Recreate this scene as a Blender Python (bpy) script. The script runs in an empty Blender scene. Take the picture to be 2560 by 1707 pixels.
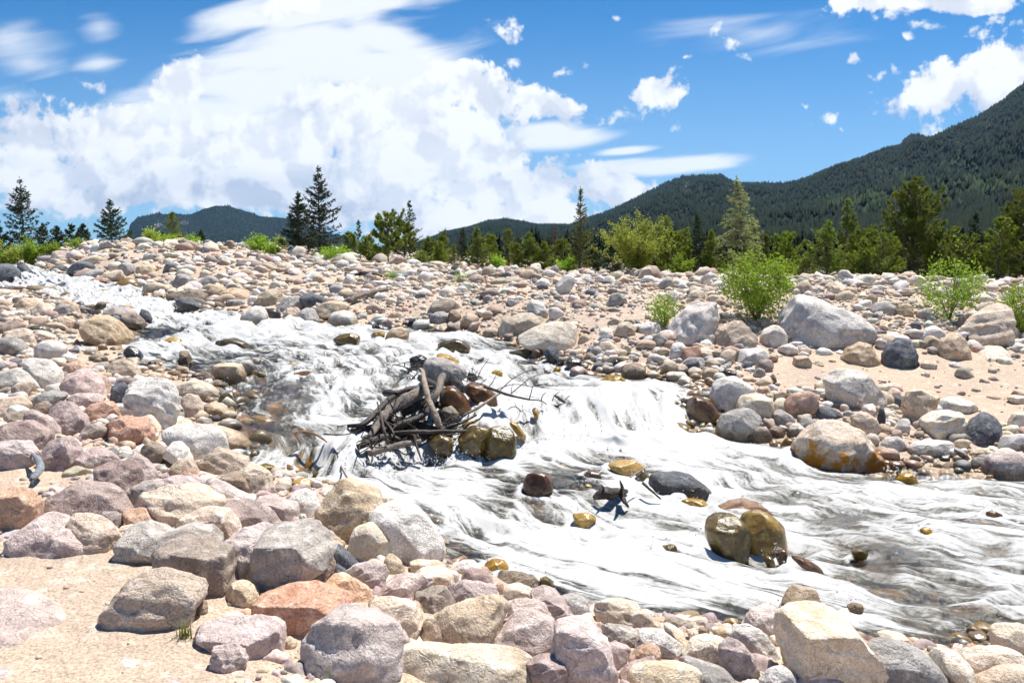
import bpy, bmesh, math, random
import numpy as np
from math import radians as RAD
SC = bpy.context.scene
C = SC.collection
# ---------------------------------------------------------------- camera, sky, sun, exposure
F, CX, CY, HZ, CAMZ = 1991.0, 1280.0, 853.5, 642.0, 1.75      # photograph: 2560 x 1707
PITCH = math.atan((CY-HZ)/F)
cam_d = bpy.data.cameras.new('camera'); cam = bpy.data.objects.new('camera', cam_d); C.objects.link(cam)
cam_d.sensor_width = 36.0; cam_d.lens = 36.0*F/2560.0
cam_d.clip_start = 0.05; cam_d.clip_end = 20000
cam.location = (0, 0, CAMZ); cam.rotation_euler = (math.pi/2-PITCH, 0, 0)
SC.camera = cam
SC.view_settings.view_transform = 'Standard'; SC.view_settings.look = 'None'
SC.view_settings.gamma = 1.0; SC.view_settings.use_curve_mapping = False
SC.view_settings.exposure = 0.82
SUN_EL, SUN_AZ = RAD(65), RAD(34)                               # azimuth from +Y towards +X
sun_d = bpy.data.lights.new('sun', 'SUN'); sun = bpy.data.objects.new('sun', sun_d); C.objects.link(sun)
sun_d.energy = 4.6; sun_d.angle = RAD(0.53); sun_d.color = (1.0, 0.955, 0.89)
sun.rotation_euler = (math.pi/2-SUN_EL, 0, math.pi-SUN_AZ); sun.location = (0, 0, 30)
SC.cycles.adaptive_threshold = 0.03; SC.cycles.max_bounces = 6; SC.cycles.diffuse_bounces = 3; SC.cycles.glossy_bounces = 2
SC.cycles.transmission_bounces = 3; SC.cycles.transparent_max_bounces = 6; SC.cycles.volume_bounces = 0
SC.cycles.caustics_reflective = False; SC.cycles.caustics_refractive = False

def ray(u, v):
    """direction of photograph pixel (u, v), scaled so that y = 1"""
    u = np.asarray(u, float); v = np.asarray(v, float)
    a = (u-CX)/F; b = (CY-v)/F
    dy = math.cos(PITCH)+b*math.sin(PITCH); dz = -math.sin(PITCH)+b*math.cos(PITCH)
    return a/dy, dz/dy
def project(x, y, z):
    dz = z-CAMZ
    w = y*math.cos(PITCH)-dz*math.sin(PITCH); up = y*math.sin(PITCH)+dz*math.cos(PITCH)
    w = np.maximum(w, 1e-3)
    return CX+F*x/w, CY-F*up/w

class NT:
    """tiny node-tree helper"""
    def __init__(s, nt): s.nt = nt; nt.nodes.clear()
    def n(s, typ, ins=None, **kw):
        nd = s.nt.nodes.new(typ)
        for k, v in kw.items(): setattr(nd, k, v)
        for k, v in (ins or {}).items():
            sock = nd.inputs[k]
            if isinstance(v, bpy.types.NodeSocket): s.nt.links.new(v, sock)
            elif isinstance(v, bpy.types.Node): s.nt.links.new(v.outputs[0], sock)
            else: sock.default_value = v
        return nd
    def m(s, op, a, b=0.0, c=0.0, clamp=False):
        return s.n('ShaderNodeMath', {0: a, 1: b, 2: c}, operation=op, use_clamp=clamp).outputs[0]
    def mr(s, v, a, b, c=0.0, d=1.0, smooth=True):
        return s.n('ShaderNodeMapRange', {'Value': v, 'From Min': a, 'From Max': b, 'To Min': c, 'To Max': d},
                   interpolation_type='SMOOTHSTEP' if smooth else 'LINEAR').outputs[0]
    def mix(s, f, a, b, blend='MIX'):
        nd = s.nt.nodes.new('ShaderNodeMix'); nd.data_type = 'RGBA'; nd.blend_type = blend
        for i, v in ((0, f), (6, a), (7, b)):
            if isinstance(v, bpy.types.NodeSocket): s.nt.links.new(v, nd.inputs[i])
            elif isinstance(v, (int, float)) and i: nd.inputs[i].default_value = (v, v, v, 1)
            elif i: nd.inputs[i].default_value = tuple(v)+((1,) if len(v) == 3 else ())
            else: nd.inputs[i].default_value = v
        return nd.outputs[2]
    def noise(s, vec, scale, detail=4, rough=.55, dist=0.0, out=0):
        return s.n('ShaderNodeTexNoise', {'Vector': vec, 'Scale': scale, 'Detail': detail, 'Roughness': rough, 'Distortion': dist}).outputs[out]

def make_world():
    w = bpy.data.worlds.new('World'); SC.world = w; w.use_nodes = True
    N = NT(w.node_tree)
    out = N.n('ShaderNodeOutputWorld'); bg = N.n('ShaderNodeBackground')
    sky = N.n('ShaderNodeTexSky', sky_type='NISHITA', sun_disc=False, sun_elevation=SUN_EL, sun_rotation=SUN_AZ,
              altitude=2600, air_density=1.0, dust_density=0.25, ozone_density=1.6)
    STR = 0.115
    tc = N.n('ShaderNodeTexCoord')
    sep = N.n('ShaderNodeSeparateXYZ', {0: tc.outputs['Generated']})
    ay = N.m('MAXIMUM', N.m('ABSOLUTE', sep.outputs[1]), 0.12)
    px = N.m('DIVIDE', sep.outputs[0], ay); pz = N.m('DIVIDE', sep.outputs[2], ay)
    P = N.n('ShaderNodeCombineXYZ', {0: px, 1: pz, 2: 0.0}).outputs[0]
    n_w = N.noise(P, 5.0, 3, .5, out=1)                           # warps the outlines
    warp = N.n('ShaderNodeVectorMath', {0: n_w, 1: (.5, .5, .5)}, operation='SUBTRACT').outputs[0]
    warp = N.n('ShaderNodeVectorMath', {0: warp, 1: (.07, .05, 0)}, operation='MULTIPLY').outputs[0]
    PW = N.n('ShaderNodeVectorMath', {0: P, 1: warp}, operation='ADD').outputs[0]
    n_fine = N.noise(PW, 17.0, 6, .6)
    n_vf = N.noise(PW, 60.0, 3, .6)
    n_big = N.noise(N.n('ShaderNodeVectorMath', {0: PW, 1: (.55, 1.5, 1)}, operation='MULTIPLY').outputs[0], 6.0, 4, .5)
    def field(blobs, vec):
        acc = None
        for (u, v, ru, rv, rot) in blobs:
            cx, cz = ray(u, v)
            sx, sz = F/ru, F/rv
            a = N.n('ShaderNodeVectorMath', {0: vec, 1: (float(cx), float(cz), 0)}, operation='SUBTRACT').outputs[0]
            if rot:
                a = N.n('ShaderNodeVectorRotate', {'Vector': a, 'Angle': RAD(-rot)}, rotation_type='Z_AXIS').outputs[0]
            a = N.n('ShaderNodeVectorMath', {0: a, 1: (sx, sz, 0)}, operation='MULTIPLY').outputs[0]
            a = N.n('ShaderNodeVectorMath', {0: a}, operation='LENGTH').outputs['Value']
            acc = a if acc is None else N.m('SMOOTH_MIN', acc, a, 0.10)
        return N.m('SUBTRACT', 1.0, acc)
    cumulus = [(60,350,140,95,0),(230,345,160,90,0),(350,400,260,110,0),(700,410,300,110,0),(1000,400,260,100,0),(250,480,300,50,0),(640,490,260,50,0),(930,520,240,60,0),(1180,400,160,60,0),(430,370,190,100,0),(650,350,170,90,0),(450,210,95,50,20),(860,300,230,95,10),(1120,330,190,90,-10),(1200,240,140,65,-28),(1350,262,110,40,-18),(1240,370,120,50,-15),(120,430,240,90,0),(500,450,300,90,0),(850,440,300,90,0),(1050,440,150,80,0),(1180,470,150,70,0),(1350,460,170,70,0),(1500,450,120,60,0),(1100,560,260,60,0),(1300,540,250,70,0),(1560,470,90,45,12),(1630,235,75,50,6),(700,30,95,32,12),(2540,180,230,95,22),(2400,215,130,70,10),(2200,10,130,32,0),(2420,10,170,30,0)]
    puffs = [(120,300,60,40,0),(130,510,50,30,0),(1575,290,60,16,6),(1275,75,44,32,-5),(1280,160,16,20,0),(2350,262,50,26,0),(2232,275,48,22,0),(2068,290,40,14,18),(1820,135,40,18,-10),(2250,40,50,20,15),(2200,190,26,12,10),(2235,175,18,14,0),(1415,185,40,12,15),(2340,325,60,20,0),(1705,320,12,14,0),(2135,142,26,12,30),(1770,85,22,12,30),(215,228,40,12,-28)]
    fc = field(cumulus, PW)
    fc = N.m('ADD', fc, N.m('ADD', N.m('MULTIPLY', N.m('SUBTRACT', n_fine, .50), 2.3), N.m('MULTIPLY', N.m('SUBTRACT', n_vf, .5), 1.1)))
    fp = field([(a_, b_, c_*1.2, d_*1.25, e_) for a_, b_, c_, d_, e_ in puffs]+[(2290,95,16,10,0),(2010,262,14,10,0),(1700,150,10,8,0),(2180,228,14,9,10),(2100,320,12,9,0),(1530,40,12,8,0),(2440,88,60,26,10),(2330,70,44,18,-8),(2480,60,60,22,5)], PW)
    fp = N.m('ADD', fp, N.m('ADD', N.m('MULTIPLY', N.m('SUBTRACT', n_vf, .53), 3.6), N.m('MULTIPLY', N.m('SUBTRACT', n_fine, .5), 2.5)))
    a_c = N.m('MAXIMUM', N.mr(fc, 0.0, 0.34), N.m('MULTIPLY', N.mr(fp, 0.0, 1.1), .95))
    # smooth lens-shaped and fibrous high cloud
    PS = N.n('ShaderNodeVectorRotate', {'Vector': P, 'Angle': RAD(-9)}, rotation_type='Z_AXIS').outputs[0]
    PS = N.n('ShaderNodeVectorMath', {0: PS, 1: (2.2, 13., 0)}, operation='MULTIPLY').outputs[0]
    n_st = N.noise(PS, 2.2, 5, .5, .6)
    high = [(800,140,360,130,4),(900,160,300,120,-8),(960,100,190,95,-22),(640,230,330,110,10),(1000,220,200,130,-20),(500,280,330,80,5),(820,20,330,60,8),
            (1390,345,190,40,3),(1560,378,100,14,4),(1650,415,230,30,3),(1720,412,150,18,0),
            (1380,330,130,30,5)]
    fh = field(high, P)
    fh = N.m('ADD', fh, N.m('MULTIPLY', N.m('SUBTRACT', n_st, .47), 1.7))
    a_h = N.m('MULTIPLY', N.mr(fh, 0.0, 0.62), 0.95)
    ff = N.m('ADD', field([(70,155,120,46,0),(245,162,76,40,4),(30,110,170,70,0),(30,240,140,26,5),(250,70,70,50,0),(1880,80,300,70,0)], P), N.m('MULTIPLY', N.m('SUBTRACT', n_st, .5), 2.2))
    a_h = N.m('MAXIMUM', a_h, N.m('MULTIPLY', N.mr(ff, 0.0, 1.3), .75))
    # the cloud colours: sunlit white, bluish grey where the cloud is thick
    grey = N.m('MULTIPLY', N.mr(n_big, .38, .66), N.mr(pz, .30, .08))
    n_g2 = N.noise(PW, 9.0, 6, .6)
    grey = N.m('ADD', N.m('MULTIPLY', grey, .62), N.m('MULTIPLY', N.mr(n_g2, .50, .70), .30), clamp=True)
    PO = N.n('ShaderNodeVectorMath', {0: PW, 1: (.012, .020, 0)}, operation='ADD').outputs[0]
    n_off = N.noise(PO, 17.0, 4, .55); n_on = N.noise(PW, 17.0, 4, .55)
    rel = N.mr(N.m('SUBTRACT', n_off, n_on), -.07, .08, 0, 1, False)          # sides away from the sun
    grey = N.m('ADD', grey, N.m('MULTIPLY', N.m('SUBTRACT', rel, .42), .60), clamp=True)
    col_c = N.mix(grey, (.60, .61, .63), (.31, .355, .45))
    cb = N.n('ShaderNodeVectorMath', {0: col_c, 1: (1., 1., 1.)}, operation='MULTIPLY').outputs[0]
    skyc = N.n('ShaderNodeVectorMath', {0: sky.outputs[0], 1: (STR*.13, STR*.43, STR*.62)}, operation='MULTIPLY').outputs[0]
    # whitish blue low down
    low = N.mr(pz, .34, .0)
    skyc = N.mix(N.m('MULTIPLY', low, .62), skyc, (.27, .37, .49))
    c1 = N.mix(a_h, skyc, (.57, .59, .62))
    c2 = N.mix(a_c, c1, cb)
    N.nt.links.new(c2, bg.inputs[0]); bg.inputs[1].default_value = 1.0
    N.nt.links.new(bg.outputs[0], out.inputs[0])
    w.cycles.sampling_method = 'MANUAL'; w.cycles.sample_map_resolution = 512
make_world()

# ---------------------------------------------------------------- helpers
def tag(o, label=None, cat=None, group=None, kind=None):
    if label: o['label'] = label
    if cat: o['category'] = cat
    if group: o['group'] = group
    if kind: o['kind'] = kind
    return o
def mesh(name, V, Fc, mat=None, parent=None, smooth=True, attrs=None, uv=None, loc=None):
    V = np.asarray(V, np.float32); Fc = np.asarray(Fc, np.int32)
    k = Fc.shape[1]
    me = bpy.data.meshes.new(name)
    me.vertices.add(len(V)); me.vertices.foreach_set('co', V.ravel())
    me.loops.add(Fc.size); me.loops.foreach_set('vertex_index', Fc.ravel())
    me.polygons.add(len(Fc)); me.polygons.foreach_set('loop_start', np.arange(0, Fc.size, k, dtype=np.int32))
    me.update(calc_edges=True)
    if smooth: me.polygons.foreach_set('use_smooth', np.ones(len(Fc), bool))
    for nm, arr in (attrs or {}).items():
        arr = np.asarray(arr, np.float32)
        if arr.ndim == 1:
            at = me.attributes.new(nm, 'FLOAT', 'POINT'); at.data.foreach_set('value', arr)
        else:
            at = me.attributes.new(nm, 'FLOAT_COLOR', 'POINT')
            at.data.foreach_set('color', np.concatenate([arr, np.ones((len(arr), 1), np.float32)], 1).ravel())
    if uv is not None:
        l = me.uv_layers.new(name='UVMap'); l.data.foreach_set('uv', np.asarray(uv, np.float32)[Fc.ravel()].ravel())
    o = bpy.data.objects.new(name, me); C.objects.link(o)
    if mat: me.materials.append(mat)
    if parent: o.parent = parent
    if loc is not None: o.location = loc
    return o
def empty(name, loc):
    o = bpy.data.objects.new(name, None); C.objects.link(o); o.location = loc; o.empty_display_size = .1; return o
def _hash(ix, iy, iz, seed):
    n = (ix*374761393+iy*668265263+iz*362437+seed*1442695) & 0xffffffff
    n = ((n ^ (n >> 13))*1274126177) & 0xffffffff
    n = ((n ^ (n >> 15))*2246822519) & 0xffffffff
    return ((n ^ (n >> 16)) & 0xffff)/32767.5-1.0
def vnoise(x, y, z=None, seed=0):
    x = np.asarray(x, float); y = np.asarray(y, float)
    fx = np.floor(x); fy = np.floor(y); ix = fx.astype(np.int64); iy = fy.astype(np.int64)
    tx = x-fx; ty = y-fy; tx = tx*tx*(3-2*tx); ty = ty*ty*(3-2*ty)
    def pl(iz):
        a = _hash(ix, iy, iz, seed)*(1-tx)+_hash(ix+1, iy, iz, seed)*tx
        b = _hash(ix, iy+1, iz, seed)*(1-tx)+_hash(ix+1, iy+1, iz, seed)*tx
        return a*(1-ty)+b*ty
    if z is None: return pl(0)
    z = np.asarray(z, float); fz = np.floor(z); iz = fz.astype(np.int64); tz = z-fz; tz = tz*tz*(3-2*tz)
    return pl(iz)*(1-tz)+pl(iz+1)*tz
def fbm(x, y, z=None, oct=4, seed=0, g=.5):
    s = 0; a = 1; t = 0
    for i in range(oct):
        k = 2.03**i
        s = s+a*vnoise(x*k+i*17.3, y*k+i*9.1, None if z is None else z*k+i*5.7, seed+i); t += a; a *= g
    return s/t
def sstep(x, a, b):
    t = np.clip((x-a)/(b-a), 0, 1); return t*t*(3-2*t)

# ---------------------------------------------------------------- the lie of the land
_sk = np.array([-9, 2, 5, 7, 8.30, 8.70, 9.40, 10.2, 14.9, 22.6, 31.3, 40, 51, 60, 90.])
_wk = np.array([-.8, -.66, -.62, -.55, -.49, -.43, -.12, -.08, .05, .30, .50, .75, 1.12, 1.3, 1.5])
def Wz(x, y):
    x = np.asarray(x, float); y = np.asarray(y, float)
    return np.interp(y-.46*x+.32*vnoise(x*1.3+4, y*.9, seed=12)*np.exp(-((y-.46*x-9)/1.6)**2), _sk, _wk)
def hit(u, v, zf, y0=1.2, y1=70., n=900):
    """first point where the pixel's ray meets the height field zf(x, y)"""
    dx, dz = ray(u, v); ys = np.exp(np.linspace(math.log(y0), math.log(y1), n))
    zz = CAMZ+dz*ys-zf(dx*ys, ys); k = np.where(zz < 0)[0]
    if len(k) == 0: return None
    k = k[0]
    if k == 0: return float(dx*ys[0]), float(ys[0])
    t = zz[k-1]/(zz[k-1]-zz[k]); y = ys[k-1]*(1-t)+ys[k]*t
    return float(dx*y), float(y)
PAIRS = [(-140,714,-40,652),(-60,716,60,662),(60,727,170,689),(124,742,333,716),(194,775,433,755),(300,833,596,785),(308,871,800,809),(350,908,1000,820),
 (503,948,1198,842),(573,990,1326,890),(590,1060,1500,943),(600,1125,1700,962),(700,1208,1715,1060),(830,1243,1850,1108),
 (1010,1264,1989,1130),(1102,1352,2105,1166),(1136,1410,2213,1172),(1300,1460,2330,1180),(1469,1518,2473,1200),
 (1800,1560,2600,1215),(2183,1599,2800,1260),(2390,1632,3000,1300),(2560,1592,3200,1330),(3000,1640,3700,1360)]
LW = np.array([hit(a, b, Wz) for a, b, _, _ in PAIRS]); RW = np.array([hit(c, d, Wz) for _, _, c, d in PAIRS])
def catmull(Pt, m):
    Q = np.vstack([2*Pt[0]-Pt[1], Pt, 2*Pt[-1]-Pt[-2]]); out = []
    for i in range(1, len(Q)-2):
        t = np.linspace(0, 1, m, endpoint=False)[:, None]
        p0, p1, p2, p3 = Q[i-1], Q[i], Q[i+1], Q[i+2]
        out.append(.5*((2*p1)+(p2-p0)*t+(2*p0-5*p1+4*p2-p3)*t*t+(3*p1-p0-3*p2+p3)*t**3))
    return np.vstack(out+[Pt[-1:]])
LC, RC = catmull(LW, 6), catmull(RW, 6)
POLY = np.vstack([LC, RC[::-1]])
def stream_dist(x, y):
    """distance to the water's edge, negative in the stream"""
    x = np.asarray(x, float); y = np.asarray(y, float); sh = x.shape; x = x.ravel(); y = y.ravel()
    d2 = np.full(x.shape, 1e9); ins = np.zeros(x.shape, bool); A = POLY; B = np.roll(POLY, -1, 0)
    for (ax, ay), (bx, by) in zip(A, B):
        ex, ey = bx-ax, by-ay; L2 = ex*ex+ey*ey+1e-12
        t = np.clip(((x-ax)*ex+(y-ay)*ey)/L2, 0, 1)
        d2 = np.minimum(d2, (x-ax-t*ex)**2+(y-ay-t*ey)**2)
        if ay != by:
            c = ((ay > y) != (by > y)) & (x < ex*(y-ay)/ey+ax); ins ^= c
    d = np.sqrt(d2); return np.where(ins, -d, d).reshape(sh)
# control points of the dry ground: (u, v, z) read off the photograph, or (u, None, z, Y)
CP = [(0,1707,.0),(600,1707,-.02),(1280,1707,-.22),(1900,1707,-.36),(2560,1707,-.42),(0,1400,.03),(500,1400,0),(0,1150,.1),(400,1150,.02),
 (0,950,.14),(200,960,.08),(0,800,.36),(160,800,.30),(0,720,.72),(700,1350,-.12),(1000,1450,-.26),
 (0,0,2.4,48),(300,0,2.45,48),(560,0,2.45,46),(760,0,1.85,42),(900,0,1.52,40),(985,0,1.36,34),(1300,0,1.22,31),(1500,0,1.1,27.5),
 (1900,0,1.12,23.5),(2200,0,1.12,21.5),(2560,0,1.02,20.5),(3400,0,1.0,20),(-900,0,2.2,45),(-900,0,.5,12),(-500,0,0,5),(3400,0,-.2,8),
 (300,0,1.62,36),(600,0,1.05,30),(900,0,.66,22),(1200,0,.66,18),(1500,0,.76,16.5),(1500,0,.36,13.2),(1700,0,.45,13.6),(2100,0,.50,14.2),
 (2450,0,.50,14),(2000,0,-.15,10.7),(2100,0,.02,12),(2300,0,-.34,9.6),(2500,0,-.10,11),(2500,0,-.42,8.9),(2560,0,-.05,11.5),
 (0,0,2.0,62),(500,0,1.9,62),(900,0,1.62,58),(1150,0,1.5,55),(1500,0,.7,42),(1900,0,.5,34),(2300,0,.4,32),(2800,0,.4,32),
 (-900,0,1.2,90),(300,0,1.2,90),(1100,0,.8,90),(2000,0,.1,80),(3000,0,0,80),(1280,0,0,300),(-900,0,0,300),(3400,0,0,300),
 (1280,0,0,1.0),(-900,0,0,1.0),(3400,0,-.4,1.2),(0,0,0,1.6)]
def _cp():
    P = []
    for c in CP:
        if len(c) == 3:
            dx, dz = ray(c[0], c[1]); y = (c[2]-CAMZ)/dz; P.append((dx, math.log(y), c[2]))
        else: P.append(((c[0]-CX)/F, math.log(c[3]), c[2]))
    return np.array(P)
_P = _cp()
def _k(r2): return .5*r2*np.log(r2+1e-9)
def _fit():
    X = _P[:, :2]; n = len(X); D = ((X[:, None]-X[None])**2).sum(-1)
    A = np.zeros((n+3, n+3)); A[:n, :n] = _k(D)+np.eye(n)*.004; A[:n, n] = 1; A[:n, n+1:] = X; A[n:, :n] = A[:n, n:].T
    return np.linalg.solve(A, np.r_[_P[:, 2], 0, 0, 0])
_w = _fit()
def base_z(a, b):
    z = _w[len(_P)]+_w[len(_P)+1]*a+_w[len(_P)+2]*b
    for (pa, pb, _), w in zip(_P, _w): z = z+w*_k((a-pa)**2+(b-pb)**2)
    return np.clip(z, -.8, 2.6)
GA = np.linspace(-1.3, 1.3, 900)
GB = np.r_[np.linspace(math.log(1.0), math.log(62), 780), np.linspace(math.log(64), math.log(9000), 40)]
AA, BB = np.meshgrid(GA, GB)
YY = np.exp(BB); XX = AA*YY
def sand(u, v):
    """how bare the sand is, 0..1, around places seen in the photograph"""
    s = 0
    for (cu, cv, ru, rv, k) in [(150,1500,330,150,1),(150,1640,520,110,1),(500,1500,110,60,.7),(60,1185,120,50,.9),(2250,930,420,62,1),(2480,1000,180,70,1),(1560,800,120,34,.7),
              (1290,712,160,34,.5),(2300,875,200,26,.35),(170,880,90,60,.6),(220,860,80,70,.6),(760,700,110,30,.4),(1950,885,110,30,.4)]:
        d = ((u-cu)/ru)**2+((v-cv)/rv)**2; s = np.maximum(s, k*(1-sstep(d, .55, 1.25)))
    return s
def _terrain():
    near = BB < math.log(62.5)
    z = base_z(AA, BB)
    z = np.where(YY > 300, 0, z); k = sstep(YY, 90, 300); z = z*(1-k)
    d = stream_dist(XX, YY); w = Wz(XX, YY)
    bd = np.clip(.11*YY, .45, 3.)
    z = np.where(d > 0, (w+.02)*(1-sstep(d/bd, 0, 1))+z*sstep(d/bd, 0, 1), w-.03-.20*sstep(-d, 0, .7))
    U, V = project(XX, YY, z); sd = sand(U, V)
    amp = np.where(d > 0, 1, .8)
    rough = 1-.75*sd
    z = z+amp*rough*(.045*fbm(XX*.9, YY*.9, oct=3, seed=3)*np.clip(YY/10, .4, 1.5)+.022*fbm(XX*5, YY*5, oct=3, seed=9))
    z = z+.008*fbm(XX*9, YY*9, oct=2, seed=5)*near+.012*sd*fbm(XX*2.5, YY*2.5, oct=2, seed=15)
    return z
ZZ = _terrain()
def gz(x, y):
    x = np.asarray(x, float); y = np.maximum(np.asarray(y, float), 1.001)
    a = np.clip(x/y, -1.299, 1.299); b = np.log(y)
    fa = (a-GA[0])/(GA[1]-GA[0]); ia = np.clip(fa.astype(int), 0, len(GA)-2); ta = fa-ia
    ib = np.clip(np.searchsorted(GB, b)-1, 0, len(GB)-2); tb = np.clip((b-GB[ib])/(GB[ib+1]-GB[ib]), 0, 1)
    return (ZZ[ib, ia]*(1-ta)+ZZ[ib, ia+1]*ta)*(1-tb)+(ZZ[ib+1, ia]*(1-ta)+ZZ[ib+1, ia+1]*ta)*tb
_DG = stream_dist(XX, YY)
def sdist(x, y):
    x = np.asarray(x, float); y = np.maximum(np.asarray(y, float), 1.001)
    ia = np.clip(np.round((np.clip(x/y, -1.3, 1.3)-GA[0])/(GA[1]-GA[0])).astype(int), 0, len(GA)-1)
    ib = np.clip(np.searchsorted(GB, np.log(y)), 0, len(GB)-1)
    return _DG[ib, ia]
def surf(x, y):
    g = gz(x, y); return np.where(sdist(x, y) < .05, np.maximum(g, Wz(x, y)), g)
def at(u, v):
    p = hit(u, v, surf)
    return p if p is not None else None
def grid_faces(nr, nc):
    i = np.arange(nr-1)[:, None]*nc+np.arange(nc-1)[None]
    return np.stack([i, i+1, i+1+nc, i+nc], -1).reshape(-1, 4)
# ---------------------------------------------------------------- materials
def new_mat(name):
    m = bpy.data.materials.new(name); m.use_nodes = True; return m, NT(m.node_tree)
def finish(N, bsdf):
    o = N.n('ShaderNodeOutputMaterial'); N.nt.links.new(bsdf.outputs[0] if isinstance(bsdf, bpy.types.Node) else bsdf, o.inputs[0])
def rock_mat(name, base, dark, light, speck=.35, rough=.8, scale=1.0, stain=None, wetmax=1.0, gloss=False):
    """base / darker patches / lighter patches, fine mineral speckle, cracks in the bump, wet below the waterline"""
    m, N = new_mat(name)
    tc = N.n('ShaderNodeTexCoord'); oi = N.n('ShaderNodeObjectInfo')
    off = N.n('ShaderNodeVectorMath', {0: (37., 19., 53.), 'Scale': oi.outputs['Random']}, operation='SCALE').outputs[0]
    P = N.n('ShaderNodeVectorMath', {0: tc.outputs['Object'], 1: off}, operation='ADD').outputs[0]
    n1 = N.noise(P, 3.5*scale, 5, .62, .8); n2 = N.noise(P, 12*scale, 6, .65, .4); n3 = N.noise(P, 90*scale, 3, .7)
    c = N.mix(N.mr(n1, .47, .64), base, dark)
    c = N.mix(N.mr(n2, .50, .66), c, light)
    sp = N.mr(n3, .36, .62, 1-speck, 1+speck*.55)
    c = N.mix(1.0, c, N.n('ShaderNodeCombineColor', {0: sp, 1: sp, 2: sp}).outputs[0], 'MULTIPLY')
    if stain:
        ns = N.noise(P, 5.0, 4, .6, .5)
        z = N.n('ShaderNodeSeparateXYZ', {0: tc.outputs['Object']}).outputs[2]
        f = N.mr(N.m('SUBTRACT', ns, N.m('MULTIPLY', z, .7)), .40, .54)
        c = N.mix(f, c, stain)
    cv = N.n('ShaderNodeTexVoronoi', {'Vector': N.n('ShaderNodeVectorMath', {0: P, 1: N.noise(P, 2., 4, .65, out=1)}, operation='ADD').outputs[0], 'Scale': 2.6*scale}, feature='DISTANCE_TO_EDGE').outputs[0]
    cl = N.m('MAXIMUM', N.mr(cv, 0.0, .022), N.mr(n1, .46, .56)); cl = N.mr(cl, 0, 1, .62, 1.0, False)
    c = N.mix(1.0, c, N.n('ShaderNodeCombineColor', {0: cl, 1: cl, 2: cl}).outputs[0], 'MULTIPLY')
    hv = N.n('ShaderNodeHueSaturation', {'Color': c, 'Hue': N.mr(oi.outputs['Random'], 0, 1, .492, .508, False),
            'Saturation': N.mr(N.m('FRACT', N.m('MULTIPLY', oi.outputs['Random'], 7.3)), 0, 1, .8, 1.15, False),
            'Value': N.mr(N.m('FRACT', N.m('MULTIPLY', oi.outputs['Random'], 13.7)), 0, 1, .86, 1.14, False)}).outputs[0]
    wet = N.n('ShaderNodeAttribute', attribute_name='wet').outputs['Fac']
    c = N.mix(N.m('MULTIPLY', wet, .85*wetmax), hv, N.mix(1.0, hv, (.40, .32, .20), 'MULTIPLY'))
    rg = N.mr(wet, 0, 1, rough if not gloss else .28, .16, False)
    vor = N.n('ShaderNodeTexVoronoi', {'Vector': N.n('ShaderNodeVectorMath', {0: P, 1: N.noise(P, 3., 3, .6, out=1)}, operation='ADD').outputs[0], 'Scale': 4.2*scale}, feature='DISTANCE_TO_EDGE').outputs[0]
    crack = N.mr(vor, 0.0, .05)
    h = N.m('ADD', N.m('MULTIPLY', n2, .75), N.m('MULTIPLY', n3, .16)); h = N.m('ADD', h, N.m('MULTIPLY', crack, .05)); h = N.m('ADD', h, N.m('MULTIPLY', n1, .8))
    bp = N.n('ShaderNodeBump', {'Height': h, 'Strength': .8 if not gloss else .35, 'Distance': .05})
    b = N.n('ShaderNodeBsdfPrincipled', {'Base Color': c, 'Roughness': rg, 'Normal': bp.outputs[0], 'Specular IOR Level': .35 if not gloss else .6})
    finish(N, b); return m
K = {}
K['p'] = rock_mat('mauve_rhyolite', (.57,.445,.395), (.42,.32,.285), (.72,.61,.545), speck=.2)
K['m'] = rock_mat('dark_mauve_rock', (.43,.325,.29), (.31,.23,.205), (.57,.465,.42), speck=.2)
K['t'] = rock_mat('tan_granite', (0.588,0.452,0.322), (0.418,0.305,0.203), (0.746,0.621,0.475), speck=.25)
K['c'] = rock_mat('cream_granite', (0.746,0.610,0.463), (0.588,0.452,0.316), (0.859,0.768,0.633), speck=.2)
K['w'] = rock_mat('pale_granite', (0.701,0.638,0.565), (0.475,0.424,0.384), (0.859,0.802,0.723), speck=.25)
K['g'] = rock_mat('grey_gneiss', (.40,.365,.33), (.27,.245,.225), (.56,.52,.47), speck=.25)
K['d'] = rock_mat('dark_slate', (.13,.135,.15), (.075,.08,.09), (.23,.235,.245), speck=.3)
K['r'] = rock_mat('red_granite', (.58,.36,.25), (.43,.245,.16), (.72,.52,.39), speck=.25)
K['b'] = rock_mat('brown_rock', (.34,.26,.195), (.22,.165,.125), (.46,.375,.30), speck=.25)
K['o'] = rock_mat('golden_wet_rock', (.46,.27,.03), (.24,.13,.016), (.58,.39,.065), speck=.3, gloss=True, wetmax=.3)
K['k'] = rock_mat('wet_dark_rock', (.05,.042,.032), (.025,.022,.018), (.11,.09,.06), speck=.3, gloss=True, wetmax=.3)
K['n'] = rock_mat('wet_chestnut_rock', (.15,.07,.02), (.065,.033,.012), (.25,.13,.04), speck=.3, gloss=True, wetmax=.3)
K['v'] = rock_mat('wet_olive_rock', (.15,.10,.022), (.055,.04,.014), (.26,.18,.04), speck=.3, gloss=True, wetmax=.3)
K['h'] = rock_mat('warm_grey_rock', (.45,.385,.33), (.31,.26,.22), (.60,.535,.47), speck=.2)
K['y'] = rock_mat('orange_stained_granite', (.58,.47,.37), (.42,.32,.24), (.68,.60,.52), stain=(.42,.17,.012), wetmax=.6)

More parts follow.
